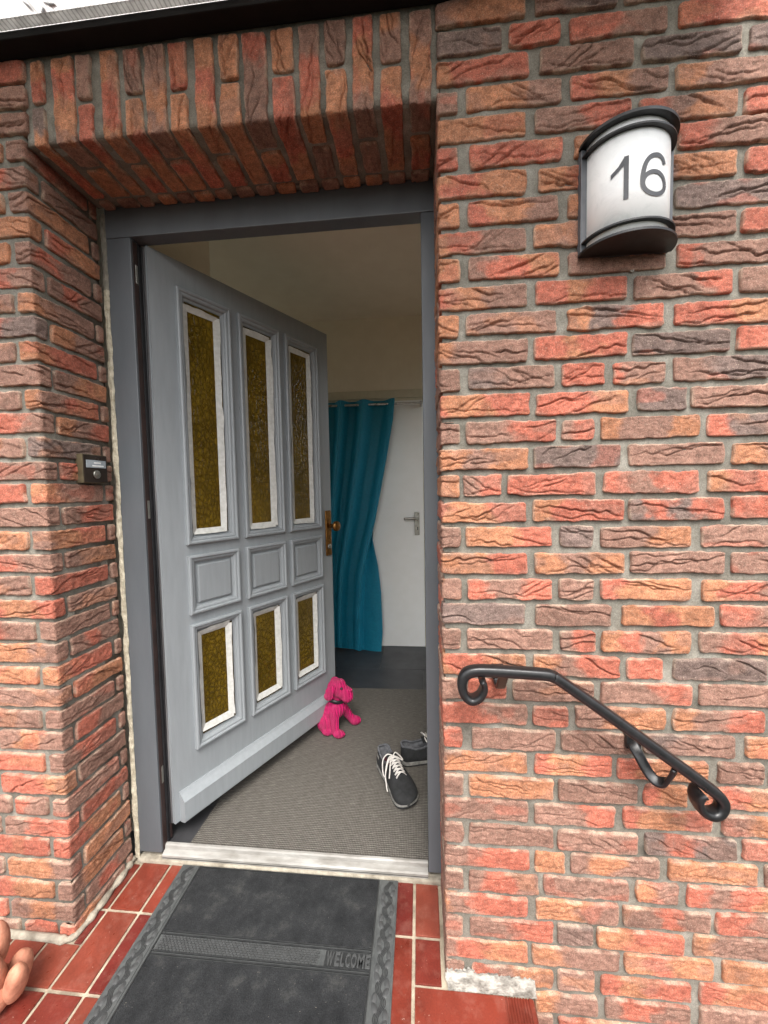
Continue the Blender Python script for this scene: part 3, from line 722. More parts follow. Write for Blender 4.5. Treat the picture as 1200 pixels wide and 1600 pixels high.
# ------------------------------------------------------------------ front door leaf
ANG = math.radians(62.3); H0 = np.array((-.925, .27, 0.)); DV = np.array((math.cos(ANG), math.sin(ANG), 0)); NV = np.array((DV[1], -DV[0], 0.))
LW, LZ0, LZ1, TH = .875, .105, 2.080, .058
def dl(a, n, z): return H0+DV*a+NV*n+Z*z                # leaf coordinates: along width, outwards, up
door = empty('front_door', tuple(dl(0, -.03, LZ0))); tag(door, 'grey panelled front door standing open inward with amber glass panes', 'door')
CX = [(.085, .297), (.332, .545), (.577, .790)]; RZ = [(.332, .795), (.833, 1.047), (1.087, 1.986)]
def leaf_plate():
    ins = .020
    xs = sorted([0, LW]+[v for a, b in CX for v in (a+ins, b-ins)]); zs = sorted([LZ0, LZ1]+[v for a, b in RZ for v in (a+ins, b-ins)])
    hole = lambda i, j: (i % 2 == 1) and (j % 2 == 1)
    q = MB()
    for i in range(len(xs)-1):
        for j in range(len(zs)-1):
            if hole(i, j): continue
            x0, x1, z0, z1 = xs[i], xs[i+1], zs[j], zs[j+1]
            q.add([dl(x0, 0, z0), dl(x1, 0, z0), dl(x1, 0, z1), dl(x0, 0, z1)], [(0, 1, 2, 3)])
            q.add([dl(x0, -TH, z0), dl(x1, -TH, z0), dl(x1, -TH, z1), dl(x0, -TH, z1)], [(3, 2, 1, 0)])
            for di, dj, e in ((-1, 0, ((x0, z0), (x0, z1))), (1, 0, ((x1, z1), (x1, z0))), (0, -1, ((x1, z0), (x0, z0))), (0, 1, ((x0, z1), (x1, z1)))):
                ii, jj = i+di, j+dj
                if ii < 0 or jj < 0 or ii >= len(xs)-1 or jj >= len(zs)-1 or hole(ii, jj):
                    q.add([dl(e[0][0], 0, e[0][1]), dl(e[1][0], 0, e[1][1]), dl(e[1][0], -TH, e[1][1]), dl(e[0][0], -TH, e[0][1])], [(0, 1, 2, 3)])
    return q
lf = leaf_plate().build('leaf', M['paint'], door)
def ring(x0, x1, z0, z1, prof, flip=False):
    V = []; F = []
    for ins, n_ in prof: V += [dl(x0+ins, n_, z0+ins), dl(x1-ins, n_, z0+ins), dl(x1-ins, n_, z1-ins), dl(x0+ins, n_, z1-ins)]
    for i in range(len(prof)-1):
        for k in range(4): F.append((i*4+k, i*4+(k+1) % 4, i*4+4+(k+1) % 4, i*4+4+k))
    return V, F
MOULD = [(0, 0), (0, .013), (.003, .0155), (.008, .016), (.011, .014), (.013, .010), (.016, .0105), (.020, .0095), (.024, .006), (.0255, .001), (.028, -.001), (.034, -.004), (.036, -.010)]
rd = random.Random(8)
for ci, (x0, x1) in enumerate(CX):
    for ri, (z0, z1) in enumerate(RZ):
        V, F = ring(x0, x1, z0, z1, MOULD if ri != 1 else MOULD[:11])
        mk('panel_moulding', V, F, M['paint'], door)
        if ri == 1:
            V, F = ring(x0+.028, x1-.028, z0+.028, z1-.028, [(0, -.001), (.004, -.0035), (.008, -.0035), (.010, .004), (.014, .006)])
            k = len(V); F.append((k-4, k-3, k-2, k-1)); mk('raised_panel', V, F, M['paint'], door)
        else:
            a0, a1, b0, b1 = x0+.0335, x1-.0335, z0+.0335, z1-.0335
            q = MB(); q.obox(dl(0, 0, 0), DV, NV, Z, (a0, -.012, b0), (a1, -.007, b1)); pane = q.build('pane', M['glass'], door)
            # four torn strips of masking tape round the pane
            gx0, gx1, gz0, gz1 = x0+.046, x1-.068+.002, z0+.070 if ri == 0 else z0+.055, z1-.052 if ri == 0 else z1-.066
            ow = .022
            def strip(p0, p1, outd, w0):
                L = math.hypot(p1[0]-p0[0], p1[1]-p0[1]); n = max(8, int(L/.02)); V = []; F = []
                for i in range(n+1):
                    f = i/n; c = (p0[0]+(p1[0]-p0[0])*f, p0[1]+(p1[1]-p0[1])*f); s1 = rd.random()*0+w0+.0035*float(vn(f*L*16, s_id[0], 70))+.0012*float(vn(f*L*60, s_id[0], 71))
                    lift = .0035+.0012*float(vn(f*L*20, s_id[0]+3, 72))
                    V += [dl(c[0], -.0068+.0008, c[1]), dl(c[0]+outd[0]*.010, -.0005, c[1]+outd[1]*.010), dl(c[0]+outd[0]*s1, lift+.002, c[1]+outd[1]*s1)]
                for i in range(n):
                    for k in range(2): F.append((i*3+k, i*3+k+1, i*3+k+4, i*3+k+3))
                s_id[0] += 7.3
                return V, F
            s_id = [ci*31.+ri*17.]
            for p0, p1, od in (((gx0, gz0-.015), (gx0, gz1+.018), (-1, 0)), ((gx1, gz0-.018), (gx1, gz1+.014), (1, 0)), ((gx0-.016, gz0), (gx1+.017, gz0), (0, -1)), ((gx0-.018, gz1), (gx1+.014, gz1), (0, 1))):
                V, F = strip(p0, p1, od, ow+rd.uniform(-.004, .004)); mk('tape_strip', V, F, M['tape'], pane)
# weather bar
pr = [(0, .0), (.0, .010), (.006, .030), (.012, .034), (.082, .034), (.1, .012), (.108, .006), (.108, 0)]
q = MB(); n = len(pr)
q.add([dl(.018, b, LZ0+a) for a, b in pr]+[dl(.862, b, LZ0+a) for a, b in pr], [(i, (i+1) % n, (i+1) % n+n, i+n) for i in range(n)]+[tuple(range(n))[::-1], tuple(range(n, 2*n))])
q.build('weather_bar', M['paint'], door)
# hinge-side edge: dark seals and strips
q = MB(); q.obox(dl(0, 0, 0), DV, NV, Z, (-.003, -TH, LZ0), (-.0003, -.014, LZ1)); q.build('edge_strip', M['edgewood'], door)
q = MB(); q.obox(dl(0, 0, 0), DV, NV, Z, (-.008, -.026, LZ0), (-.0032, -.019, LZ1)); q.build('edge_seal', M['seal'], door, False, .002)
q = MB(); q.obox(dl(0, 0, 0), DV, NV, Z, (-.008, -.054, LZ0), (-.0032, -.046, LZ1)); q.build('edge_seal', M['seal'], door, False, .002)
for z in (.30, 1.22, 1.98):
    q = MB(); q.obox(dl(0, 0, 0), DV, NV, Z, (-.006, -.045, z-.04), (-.0032, -.030, z+.04)); q.build('hinge_plate', M['steel'], door, False, .001)
q = MB(); q.obox(dl(0, 0, 0), DV, NV, Z, (.0, -TH, LZ1+.0004), (LW, -.012, LZ1+.004)); q.build('top_seal', M['seal'], door)
# brass plate with knob
q = MB(); q.obox(dl(.843, 0, 1.054), DV, NV, Z, (-.021, .0003, -.118), (.021, .011, .118)); pl = q.build('lock_plate', M['brass'], door, True, .006, 3)
def rev_at(prof, base, axis_n, n=20):
    V, F = revolve(prof, n); an = np.array(axis_n, float); u = np.cross(an, Z); u /= np.linalg.norm(u); w = np.cross(an, u)
    return [np.array(base)+u*v[0]+w*v[1]+an*v[2] for v in V], F
V, F = rev_at([(.0, 0), (.013, 0), (.012, .012), (.009, .020), (.010, .026), (.019, .032), (.026, .040), (.027, .048), (.023, .056), (.012, .061), (0.001, .062)], dl(.848, .011, 1.092), NV); mk('knob', V, F, M['brass'], pl, True)
V, F = rev_at([(.001, 0), (.013, 0), (.013, .004), (.009, .005), (.001, .005)], dl(.843, .011, .985), NV); mk('lock_cylinder', V, F, M['steel'], pl, True)
q = MB(); q.obox(dl(.843, .0162, .975), DV, NV, Z, (-.0015, 0, -.006), (.0015, .0006, .006)); q.build('keyhole', M['seal'], pl)

# ------------------------------------------------------------------ hall things
idr = empty('inner_door', (-.4, BW, HZ)); tag(idr, 'plain white inner door at the end of the hall, steel lever handle', 'door')
q = MB(); q.box(-.742, -.022, BW-.012, BW+.03, HZ+.006, 1.952); q.build('leaf', M['wdoor'], idr, False, .002)
dh = MB(); dh.box(-.092, -.054, BW-.0185, BW-.0125, .925, 1.105); dh = dh.build('handle_plate', M['steel'], idr, False, .003)
lv = spline([(-.068, BW-.018, 1.058), (-.068, BW-.045, 1.058), (-.075, BW-.060, 1.058), (-.10, BW-.063, 1.057), (-.172, BW-.062, 1.054)], 6)
V, F = tube(lv, .0095, 10); mk('lever', V, F, M['steel'], dh, True)
q = MB(); q.box(-.0725, -.0655, BW-.0195, BW-.0186, .965, .99); q.build('keyhole', M['seal'], dh)
ifr = empty('inner_door_frame', (-.4, BW, HZ)); tag(ifr, 'cream wooden casing round the white inner door', 'door frame')
q = MB(); q.box(-.85, .07, BW-.018, BW-.001, 1.972, 2.034); q.build('casing_head', M['trim'], ifr, False, .004)
q = MB(); q.box(-.80, .02, BW-.006, BW+.05, 1.953, 1.9715); q.build('stop_bead', M['trim'], ifr)
q = MB(); q.box(-.85, -.745, BW-.018, BW-.001, HZ, 1.9715); q.build('casing', M['trim'], ifr, False, .004)
q = MB(); q.box(-.0215, .07, BW-.0128, BW-.001, HZ, 1.9715); q.build('casing', M['trim'], ifr, False, .004)

# curtain on its rod
CY = 1.925
rod = empty('curtain_rod', (-.5, CY, 1.912)); tag(rod, 'thin pale curtain rod fixed above the white inner door', 'curtain rod')
V, F = tube([(x, CY, 1.912) for x in np.linspace(-1.1, -.012, 12)], .008, 10); mk('rod', V, F, M['rod'], rod, True)
q = MB(); q.box(-.040, -.024, CY-.012, BW-.0125, 1.900, 1.924); q.build('bracket', M['rod'], rod, False, .002)
UF = np.array([-1.08, -1.0, -.93, -.86, -.80, -.735, -.690, -.625, -.565, -.535, -.455, -.375, -.320, -.232, -.222]); UF = (UF+1.08)/(1.08-.222)
YF = np.array([1, -1, 1, -1, -1, 1, 1, -1, 1, 1, -1, .9, 1, -1, -1])*1.
def curtain():
    nz, nx = 90, 220; V = []; F = []
    for j in range(nz+1):
        f = j/nz; z = 1.945*(1-f)+f*.055
        # outer edge of the front layer and of the layer folded behind it
        a = np.interp(z, [.05, .35, .62, .80, 1.05, 1.5, 1.8, 1.95], [-.520, -.515, -.490, -.452, -.385, -.292, -.236, -.222])
        b = np.interp(z, [.05, .2, .5, .70, .9, 1.05, 1.95], [-.362, -.345, -.352, -.372, -.41, -.405, -.30])
        L0 = -1.08; nf = int(nx*.74)
        for i in range(nx+1):
            if i <= nf:
                u = i/nf; x = L0+(a-L0)*u
                k = min(int(np.searchsorted(UF, u, 'right'))-1, len(UF)-2); g = (u-UF[k])/(UF[k+1]-UF[k]); g = (1-math.cos(math.pi*g))/2
                w_ = YF[k]*(1-g)+YF[k+1]*g
                yy = CY+w_*(.036-.008*f)-.020*(u**8)*f*2; zz = z
                if f > .9: zz = z-.012*w_*(f-.9)*10+.05*(1-u)*(f-.9)*10*.4
            else:
                u = (i-nf)/(nx-nf); x = a+(b-a)*u; e = 1-(1-min(1, u*7))**2
                yy = CY-.028-.020*f*2*.5+.062*e-.030*math.sin(max(0, u-.15)*1.9)*f; zz = z
                if f > .9: zz = z-.045*(f-.9)*10*min(1, u*3)
            yy += .002*float(vn(x*30, z*16, 80))+.0035*float(vn(x*9+3, z*24, 81))*(1 if z < .6 else .3)
            V.append((x, yy, zz))
    w = nx+1
    for j in range(nz):
        for i in range(nx): F.append((j*w+i, (j+1)*w+i, (j+1)*w+i+1, j*w+i+1))
    return V, F
V, F = curtain(); cu = mk('curtain', V, F, M['curtain'], None, True); tag(cu, 'teal curtain hanging in folds before the white inner door', 'curtain')

# grey woven hall mat
q = MB(); q.add([(-.868, .2655, HZ+.0045), (.36, .2655, HZ+.0045), (.36, 1.362, HZ+.0045), (-.858, 1.348, HZ+.0045), (-.868, .2655, HZ+.0006), (.36, .2655, HZ+.0006), (.36, 1.362, HZ+.0006), (-.858, 1.348, HZ+.0006)], [(0, 1, 2, 3), (7, 6, 5, 4), (0, 4, 5, 1), (1, 5, 6, 2), (2, 6, 7, 3), (3, 7, 4, 0)])
tag(q.build('hall_mat', M['weave']), 'grey woven mat lying on the hall floor behind the threshold', 'mat')
FZ = HZ+.005

# ------------------------------------------------------------------ remeshed soft shapes
def blob(name, parts, mat, parent=None, voxel=.004, smooth=6, fac=.5):
    """parts: ('s', centre, radii, euler) or ('c', p0, p1, r0, r1): fused into one continuous skin"""
    bm = bmesh.new()
    for p in parts:
        if p[0] == 's':
            mtx = Matrix.Translation(p[1]) @ Euler(p[3] if len(p) > 3 else (0, 0, 0)).to_matrix().to_4x4() @ Matrix.Diagonal((*p[2], 1))
            bmesh.ops.create_uvsphere(bm, u_segments=20, v_segments=14, radius=1, matrix=mtx)
        else:
            a, b = Vector(p[1]), Vector(p[2]); n = 8
            for i in range(n+1):
                f = i/n; bmesh.ops.create_uvsphere(bm, u_segments=16, v_segments=10, radius=p[3]+(p[4]-p[3])*f, matrix=Matrix.Translation(a.lerp(b, f)))
    me = bpy.data.meshes.new(name); bm.to_mesh(me); bm.free()
    tmp = bpy.data.objects.new('tmp', me); COL.objects.link(tmp)
    md = tmp.modifiers.new('r', 'REMESH'); md.mode = 'VOXEL'; md.voxel_size = voxel
    sm = tmp.modifiers.new('s', 'SMOOTH'); sm.iterations = smooth; sm.factor = fac
    dg = bpy.context.evaluated_depsgraph_get(); dg.update()
    ev = bpy.data.meshes.new_from_object(tmp.evaluated_get(dg)); bpy.data.objects.remove(tmp)
    V = np.empty(len(ev.vertices)*3); ev.vertices.foreach_get('co', V); V = V.reshape(-1, 3); c = (V.max(0)+V.min(0))/2
    ev.vertices.foreach_set('co', (V-c).ravel()); ev.update()
    o = link(name, ev, mat, parent, True); o.location = c
    return o
dog = empty('plush_dog', (-.49, .93, FZ)); tag(dog, 'pink corduroy plush dog sitting on the hall mat against the open door', 'plush toy')
dz = .012
def dp(x, y, z): return (x, y, z+dz)
blob('body', [
 ('s', dp(-.538, .945, .092), (.050, .058, .050)), ('s', dp(-.517, .94, .125), (.046, .050, .055)), ('s', dp(-.484, .925, .155), (.043, .050, .048)),
 ('c', dp(-.488, .93, .165), dp(-.486, .93, .205), .036, .030),
 ('c', dp(-.495, .890, .150), dp(-.487, .878, .062), .026, .019), ('s', dp(-.466, .868, .053), (.032, .022, .020)),
 ('c', dp(-.465, .965, .140), dp(-.425, .985, .066), .026, .020), ('s', dp(-.403, .982, .057), (.032, .024, .024), (0, 0, .2)),
 ('s', dp(-.543, .898, .082), (.040, .026, .042)), ('s', dp(-.527, .884, .052), (.030, .022, .018)), ('s', dp(-.545, .985, .075), (.038, .026, .040))],
 M['cord'], dog, .005, 5)
hd = blob('head', [('s', dp(-.488, .928, .258), (.046, .048, .044)), ('s', dp(-.470, .922, .276), (.034, .038, .030)), ('c', dp(-.466, .920, .250), dp(-.434, .912, .240), .038, .034), ('s', dp(-.428, .91, .224), (.032, .036, .028))], M['cord'], dog, .0045, 5)
for yy, sg in ((.880, -1), (.966, 1)):
    blob('ear', [('s', dp(-.500, yy, .280), (.020, .012, .016)), ('s', dp(-.508, yy+sg*.008, .262), (.023, .012, .032), (0, .2, 0)), ('s', dp(-.514, yy+sg*.010, .242), (.024, .011, .022), (0, .25, 0))], M['cord'], hd, .0035, 3)
for x, yy in ((-.452, .886), (-.450, .950)):
    V, F = revolve([(.0005, -.006), (.006, -.003), (.0065, 0), (.006, .003), (.0005, .006)], 10); mk('eye', [(v[0]+x, v[1]+yy, v[2]+.276+dz) for v in V], F, M['seal'], hd, True)
blob('nose', [('s', dp(-.412, .905, .262), (.011, .014, .009))], M['cord'], hd, .003, 2)
cl = [(-.490+.041*math.cos(t), .930+.040*math.sin(t), .204+dz-.010*math.cos(t)) for t in np.linspace(0, 2*math.pi, 30)]
V, F = sweep(cl, (.009, .004), (0, 0, 1), 8); mk('collar', V, F, M['seal'], dog, True)

# ------------------------------------------------------------------ shoes
def shoe(label, heel, toe, mirror=1):
    L = .285; hx, hy = heel; dx, dy = toe[0]-hx, toe[1]-hy; ll = math.hypot(dx, dy); ex = np.array((dx/ll, dy/ll, 0)); ey = np.array((-dy/ll, dx/ll, 0))*mirror
    w2 = lambda p: np.array((hx, hy, FZ))+ex*p[0]+ey*p[1]+Z*p[2]
    sh = empty('sneaker', (hx+dx/2, hy+dy/2, FZ)); tag(sh, label, 'shoe', 'pair of sneakers on the hall mat')
    xsL = [0, .015, .04, .08, .13, .18, .22, .25, .272, .285]
    wi = [.004, .026, .034, .036, .037, .045, .051, .048, .034, .003]; bias = [0, 0, 0, .001, .003, .005, .005, .002, -.003, -.008]
    xx = np.concatenate([np.linspace(0, .02, 5), np.linspace(.03, .25, 24), np.linspace(.255, .285, 9)])
    ww = np.interp(xx, xsL, wi); bb = np.interp(xx, xsL, bias)
    ww = np.array([max(.0, w) for w in ww])
    # round heel and toe ends
    for i, x in enumerate(xx):
        if x < .034: ww[i] = .034*math.sqrt(max(0, 1-((.034-x)/.034)**2))
        if x > .235: ww[i] = .0500*math.sqrt(max(0, 1-((x-.235)/.0505)**2))
    def slab(z0f, z1f, grow, name, mat):
        V = []; F = []; n = len(xx); m = 4
        for i, x in enumerate(xx):
            for (g, zf) in ((-1, z0f), (-1, z1f), (1, z1f), (1, z0f)):
                xs_ = L/2+(x-L/2)*(1+grow/.14); V.append(w2((xs_, bb[i]+g*(ww[i]+grow), zf(x))))
        for i in range(n-1):
            for k in range(m): F.append((i*m+k, i*m+(k+1) % m, (i+1)*m+(k+1) % m, (i+1)*m+k))
        F += [(0, 1, 2, 3), ((n-1)*m+3, (n-1)*m+2, (n-1)*m+1, (n-1)*m)]
        q = MB(); q.add(V, F); return q.build(name, mat, sh, False)
    spring = lambda x: .014*max(0, (x-.20)/.085)**2
    slab(lambda x: .001+spring(x), lambda x: .007+spring(x), .0015, 'outsole', M['outsole'])
    slab(lambda x: .0072+spring(x), lambda x: np.interp(x, [0, .1, .2, .285], [.023, .020, .017, .016])+spring(x)*.8, .0022, 'midsole', M['sole'])
    base = lambda x: np.interp(x, [0, .1, .2, .285], [.021, .018, .015, .015])+spring(x)*.8
    top = lambda x: np.interp(x, [0, .01, .03, .06, .10, .125, .15, .19, .22, .25, .275, .285], [.080, .086, .084, .070, .072, .088, .090, .076, .062, .054, .042, .024])
    V = []; F = []; mi = []; m = 29
    for i, x in enumerate(xx):
        b_, t_ = base(x), top(x); op = np.clip((.142-x)/.022, 0, 1)*np.clip((x-.004)/.012, 0, 1)
        for k in range(m):
            u = k/(m-1)
            if x < .142:
                if u < .36 or u > .64:
                    f = (u/.36) if u < .5 else (1-u)/.36; g = -1 if u < .5 else 1
                    inw = .72 if x > .02 else .72
                    wdt = ww[i]*(1-.22*f**2+.07*math.sin(math.pi*min(1, f*1.5))); z = b_+(t_-b_)*f
                    p = (x, bb[i]+g*wdt, z)
                else:
                    f = (u-.36)/.28; a = math.cos(math.pi*f); wdt = ww[i]*.78*.84
                    dip = math.sin(math.pi*f)**.45*op
                    z = t_+.003*math.sin(math.pi*f)-(t_-b_-.006)*dip
                    p = (x, bb[i]-wdt*np.sign(a)*abs(a)**.5*(.94 if op > 0 else 1), z)
            else:
                a = math.pi*u; c, s = math.cos(a), math.sin(a); ex_ = np.interp(x, [.142, .24], [.75, .95])
                narrow = np.interp(x, [.142, .2], [.86, 1.])
                p = (x+.004*s*max(0, (x-.2)/.085), bb[i]-ww[i]*(1+.07*math.sin(2*math.pi*min(u, 1-u)))*np.sign(c)*abs(c)**(ex_*.8)*(1-(1-narrow)*s), b_+(t_-b_)*s**.75)
            V.append(w2(p))
    for i in range(len(xx)-1):
        for k in range(m-1):
            F.append((i*m+k, (i+1)*m+k, (i+1)*m+k+1, i*m+k+1)); u = (k+.5)/(m-1)
            inside = (xx[i] < .128 and .345 < u < .655)
            mi.append((2 if .415 < u < .585 and inside and .012 < xx[i] < .12 else 1) if inside else 0)
    me = bpy.data.meshes.new('upper'); me.from_pydata([tuple(v) for v in V], [], F)
    o = link('upper', me, [M['suede'], M['lining'], M['insole']], sh, True); me.polygons.foreach_set('material_index', mi)
    # padded collar rim
    rim = []
    for g in (-1, 1):
        for x in (np.linspace(.125, .006, 16) if g < 0 else np.linspace(.006, .125, 16)):
            wv = np.interp(x, xx, ww)*.75; rim.append(w2((x, np.interp(x, xx, bb)+g*wv, top(x)+.001)))
    V, F = tube(rim, .0045, 8); mk('collar_rim', V, F, M['lining'], sh, True)
    # tongue
    V = []; F = []
    for i, x in enumerate(np.linspace(.095, .200, 12)):
        for j in range(7):
            f = j/6*2-1; zz = np.interp(x, [.095, .12, .15, .2], [.106, .100, .0925, .0735])
            V.append(w2((x, .004+f*np.interp(x, [.095, .2], [.024, .015]), zz-.010*f*f)))
    for i in range(11):
        for j in range(6): F.append((i*7+j, i*7+j+1, i*7+j+8, i*7+j+7))
    mk('tongue', V, F, M['suede'], sh, True)
    # laces: criss-cross rows and a loose bow
    xsx = np.linspace(.120, .198, 7)
    hz = lambda x, f: np.interp(x, [.10, .12, .15, .2, .22], [.104, .1015, .0955, .078, .068])-.011*f*f
    for i in range(6):
        for g in (-1, 1):
            pts = []
            for f in np.linspace(-1, 1, 9):
                x = xsx[i]+(xsx[i+1]-xsx[i])*(f*g*.5+.5); pts.append(w2((x, .004+f*.022, hz(x, f)+.003+.002*(1-f*f)+(.0015 if g > 0 else 0))))
            V, F = sweep(pts, (.0036, .0012), tuple(np.cross(ex, Z)*0+ex), 8); mk('lace', V, F, M['lace'], sh, True)
    for pts in ([(.118, .004, .107), (.108, -.018, .112), (.112, -.040, .095), (.140, -.052, .066), (.158, -.051, .060), (.150, -.042, .078), (.130, -.022, .098), (.119, .002, .107)],
                [(.118, .004, .107), (.125, -.020, .106), (.150, -.045, .070), (.185, -.056, .040), (.200, -.058, .030)],
                [(.118, .004, .107), (.135, -.014, .102), (.165, -.032, .080), (.182, -.042, .066)],
                [(.118, .004, .107), (.108, .020, .110), (.118, .038, .094), (.135, .040, .088), (.128, .020, .102), (.119, .004, .107)]):
        V, F = tube([w2(p_) for p_ in spline(pts, 6)], .0026, 6); mk('lace', V, F, M['lace'], sh, True)
    # pale heel patch
    V = []; F = []
    for i, x in enumerate(np.linspace(.006, .045, 6)):
        for j in range(5):
            f = .25+.5*j/4; wv = np.interp(x, xx, ww); V.append(w2((x, np.interp(x, xx, bb)-wv*(1-.22*f*f)-.0012, base(x)+(top(x)-base(x))*f)))
    for i in range(5):
        for j in range(4): F.append((i*5+j, i*5+j+1, i*5+j+6, i*5+j+5))
    mk('heel_patch', V, F, M['sole'], sh, True)
    return sh
shoe('black sneaker with loose white laces, toe pointing toward the threshold', (-.236, .708), (-.104, .462), 1)
shoe('black sneaker half hidden behind the right frame post, pink insole', (-.150, .708), (.108, .800), -1)

# ------------------------------------------------------------------ doormat
MX0, MX1, MY0, MY1, MT = -.872, -.136, -.212, .226, .009
mat = empty('doormat', ((MX0+MX1)/2, 0, 0)); tag(mat, 'black rubber welcome doormat with leaf border and dark carpet panels', 'doormat')
q = MB(); q.box(MX0, MX1, MY0, MY1, .0012, MT-.003); q.build('base', M['rubber'], mat, False, .0015)
PX0, PX1 = MX0+.066, MX1-.064
for (a, b) in ((.033, .217), (-.204, -.029)):
    q = MB(); q.box(PX0, PX1, a, b, MT-.0031, MT+.001); q.build('carpet_panel', M['carpet'], mat, False, .001)
for a in (PX0-.004, PX1+.001): 
    q = MB(); q.box(a, a+.003, MY0+.006, MY1-.006, MT-.0032, MT+.0008); q.build('rib', M['rubberd'], mat)
for y in (.0295, .0225, -.0185, -.0255, .2185):
    q = MB(); q.box(PX0-.0005, PX1+.0005, y, y+.0025, MT-.0032, MT+.0008); q.build('rib', M['rubberd'], mat)
# basket-weave bar
wb = MB()
for r in range(7):
    y = -.0145+r*.0052
    for c in range(44):
        x = PX0+.006+c*.0104+(.0052 if r % 2 else 0)
        if x > PX1-.134: continue
        wb.box(x, x+.0086, y, y+.0040, MT-.0032, MT-.0002)
o = wb.build('weave_bar', M['lettr'], mat); o['kind'] = 'stuff'
# WELCOME in raised rubber letters
q = MB(); q.box(PX1-.122, PX1-.003, -.0165, .0205, MT-.0032, MT-.0015); q.build('letter_field', M['rubberd'], mat)
cx = PX1-.118
for ch, wd in (('W', .022), ('E', .014), ('L', .012), ('C', .014), ('O', .016), ('M', .020), ('E', .014)):
    cv = bpy.data.curves.new('letter', 'FONT'); cv.body = ch; cv.size = .036; cv.extrude = .0012; cv.offset = .0008; cv.bevel_depth = .0004
    to = bpy.data.objects.new('tmp', cv); COL.objects.link(to); dg = bpy.context.evaluated_depsgraph_get(); dg.update()
    me = bpy.data.meshes.new_from_object(to.evaluated_get(dg)); bpy.data.objects.remove(to)
    V = np.array([v.co for v in me.vertices]); mn, mx_ = V.min(0), V.max(0)
    V = (V-mn)/(mx_-mn)*np.array((wd*.92, .031, .003)); cc = np.array((cx, -.0135, MT-.0016)); me.vertices.foreach_set('co', V.ravel()); me.update()
    o = link('letter', me, M['lettr'], mat); o.location = cc
    cx += wd+.0014
# moulded leaves and braids along both side borders
def leaf_mesh():
    V = []; F = []; n = 16
    for k in range(n):
        t = 2*math.pi*k/n; V.append((.0165*math.cos(t)*(1-.12*math.cos(t)), .0092*math.sin(t)*(1-.25*math.cos(t)), 0))
    for k in range(n): V.append((V[k][0]*.72, V[k][1]*.66, .0022))
    V.append((0, 0, .0016))
    for k in range(n): F += [(k, (k+1) % n, n+(k+1) % n, n+k), (n+k, n+(k+1) % n, 2*n)]
    me = bpy.data.meshes.new('leaf'); me.from_pydata(V, [], F); me.materials.append(M['lettr']); me.polygons.foreach_set('use_smooth', [True]*len(F)); return me
lm = leaf_mesh()
for side, xc in ((0, MX0+.030), (1, MX1-.029)):
    q = MB(); q.box(xc-.024, xc+.024, MY0+.005, MY1-.004, MT-.0031, MT-.0012); bd = q.build('border', M['rubber'], mat)
    lam = .060; ys_ = np.arange(MY0+.008, MY1-.006, .0025)
    for r in range(4):
        pts = [(xc+.0080*math.sin(2*math.pi*(y-MY0)/lam)+(r-1.5)*.0040, y, MT-.0010) for y in ys_]
        V, F = sweep(pts, (.0011, .0010), (0, 0, 1), 6); mk('braid', V, F, M['rubberd'], bd, True)
    k = 0; y = MY0+lam*.25
    while y < MY1-.012:
        sg = 1 if k % 2 else -1                       # leaf in the hollow of each bend
        for dy, off_ in ((-.008, .0135), (.010, .0145)):
            if MY0+.02 < y+dy < MY1-.02:
                o = bpy.data.objects.new('moulded_leaf', lm); COL.objects.link(o); o.parent = bd; o.matrix_parent_inverse = Matrix.Translation(-bd.location)
                o.location = (xc+sg*off_, y+dy, MT-.0014); o.rotation_euler = (0, 0, math.pi/2-sg*(.5 if dy < 0 else -.15)); o.scale = (.78, .78, 1)
        y += lam/2; k += 1
# ------------------------------------------------------------------ house-number lamp
LX0, LX1, LZB, LZT = .318, .514, 1.790, 2.026
lc = (LX0+LX1)/2; la = (LX1-LX0)/2; lb = .086
lamp = empty('house_number_lamp', (lc, 0, LZB)); tag(lamp, 'curved white wall lamp with black rims showing house number 16', 'lamp')
def dshape(a, b, z0, z1, y0=-.001, n=36, closed=True):
    V = []; F = []
    for z in (z0, z1):
        for k in range(n+1):
            t = math.pi*k/n; V.append((lc-a*math.cos(t), y0-b*math.sin(t), z))
    m = n+1
    for k in range(n): F.append((k, k+1, m+k+1, m+k))
    F.append((n, 0, m, m+n)); F += [tuple(range(m))[::-1], tuple(range(m, 2*m))]
    return V, F
q = MB(); q.box(LX0, LX1, -.004, MR-.004, LZB+.002, LZT-.002); q.build('back_plate', M['antr'], lamp, False, .001)
for s in (-1, 1):
    x0 = LX0 if s < 0 else LX1-.016
    q = MB(); q.box(x0+.0005, x0+.0155, -.012, -.0042, LZB+.008, LZT-.008); q.build('side_plate', M['antr'], lamp, False, .001)
V, F = dshape(la-.013, lb-.012, LZB+.004, LZT-.004, -.0045); sh_ = mk('shade', V, F, M['white'], lamp); 
for p_ in sh_.data.polygons: p_.use_smooth = len(p_.vertices) == 4
for z, th_ in ((LZB, .005), (LZT-.005, .006)):
    V, F = dshape(la+.002, lb+.002, z, z+th_, -.0045); mk('cap', V, F, M['black'], lamp)
for z in (LZB+.024, LZT-.027):      # thin hoops round the shade
    V = []; F = []; n = 36
    for k in range(n+1):
        t = math.pi*k/n
        for (da, zz) in ((-.0125, z), (-.0125, z+.0035), (-.002, z+.0035), (-.002, z)): V.append((lc-(la+da)*math.cos(t), -.0046-(lb+da)*math.sin(t), zz))
    for k in range(n):
        for j in range(4): F.append((k*4+j, k*4+(j+1) % 4, k*4+4+(j+1) % 4, k*4+4+j))
    F += [(0, 1, 2, 3), (n*4+3, n*4+2, n*4+1, n*4)]
    q = MB(); q.add(V, F); q.build('hoop', M['black'], lamp)
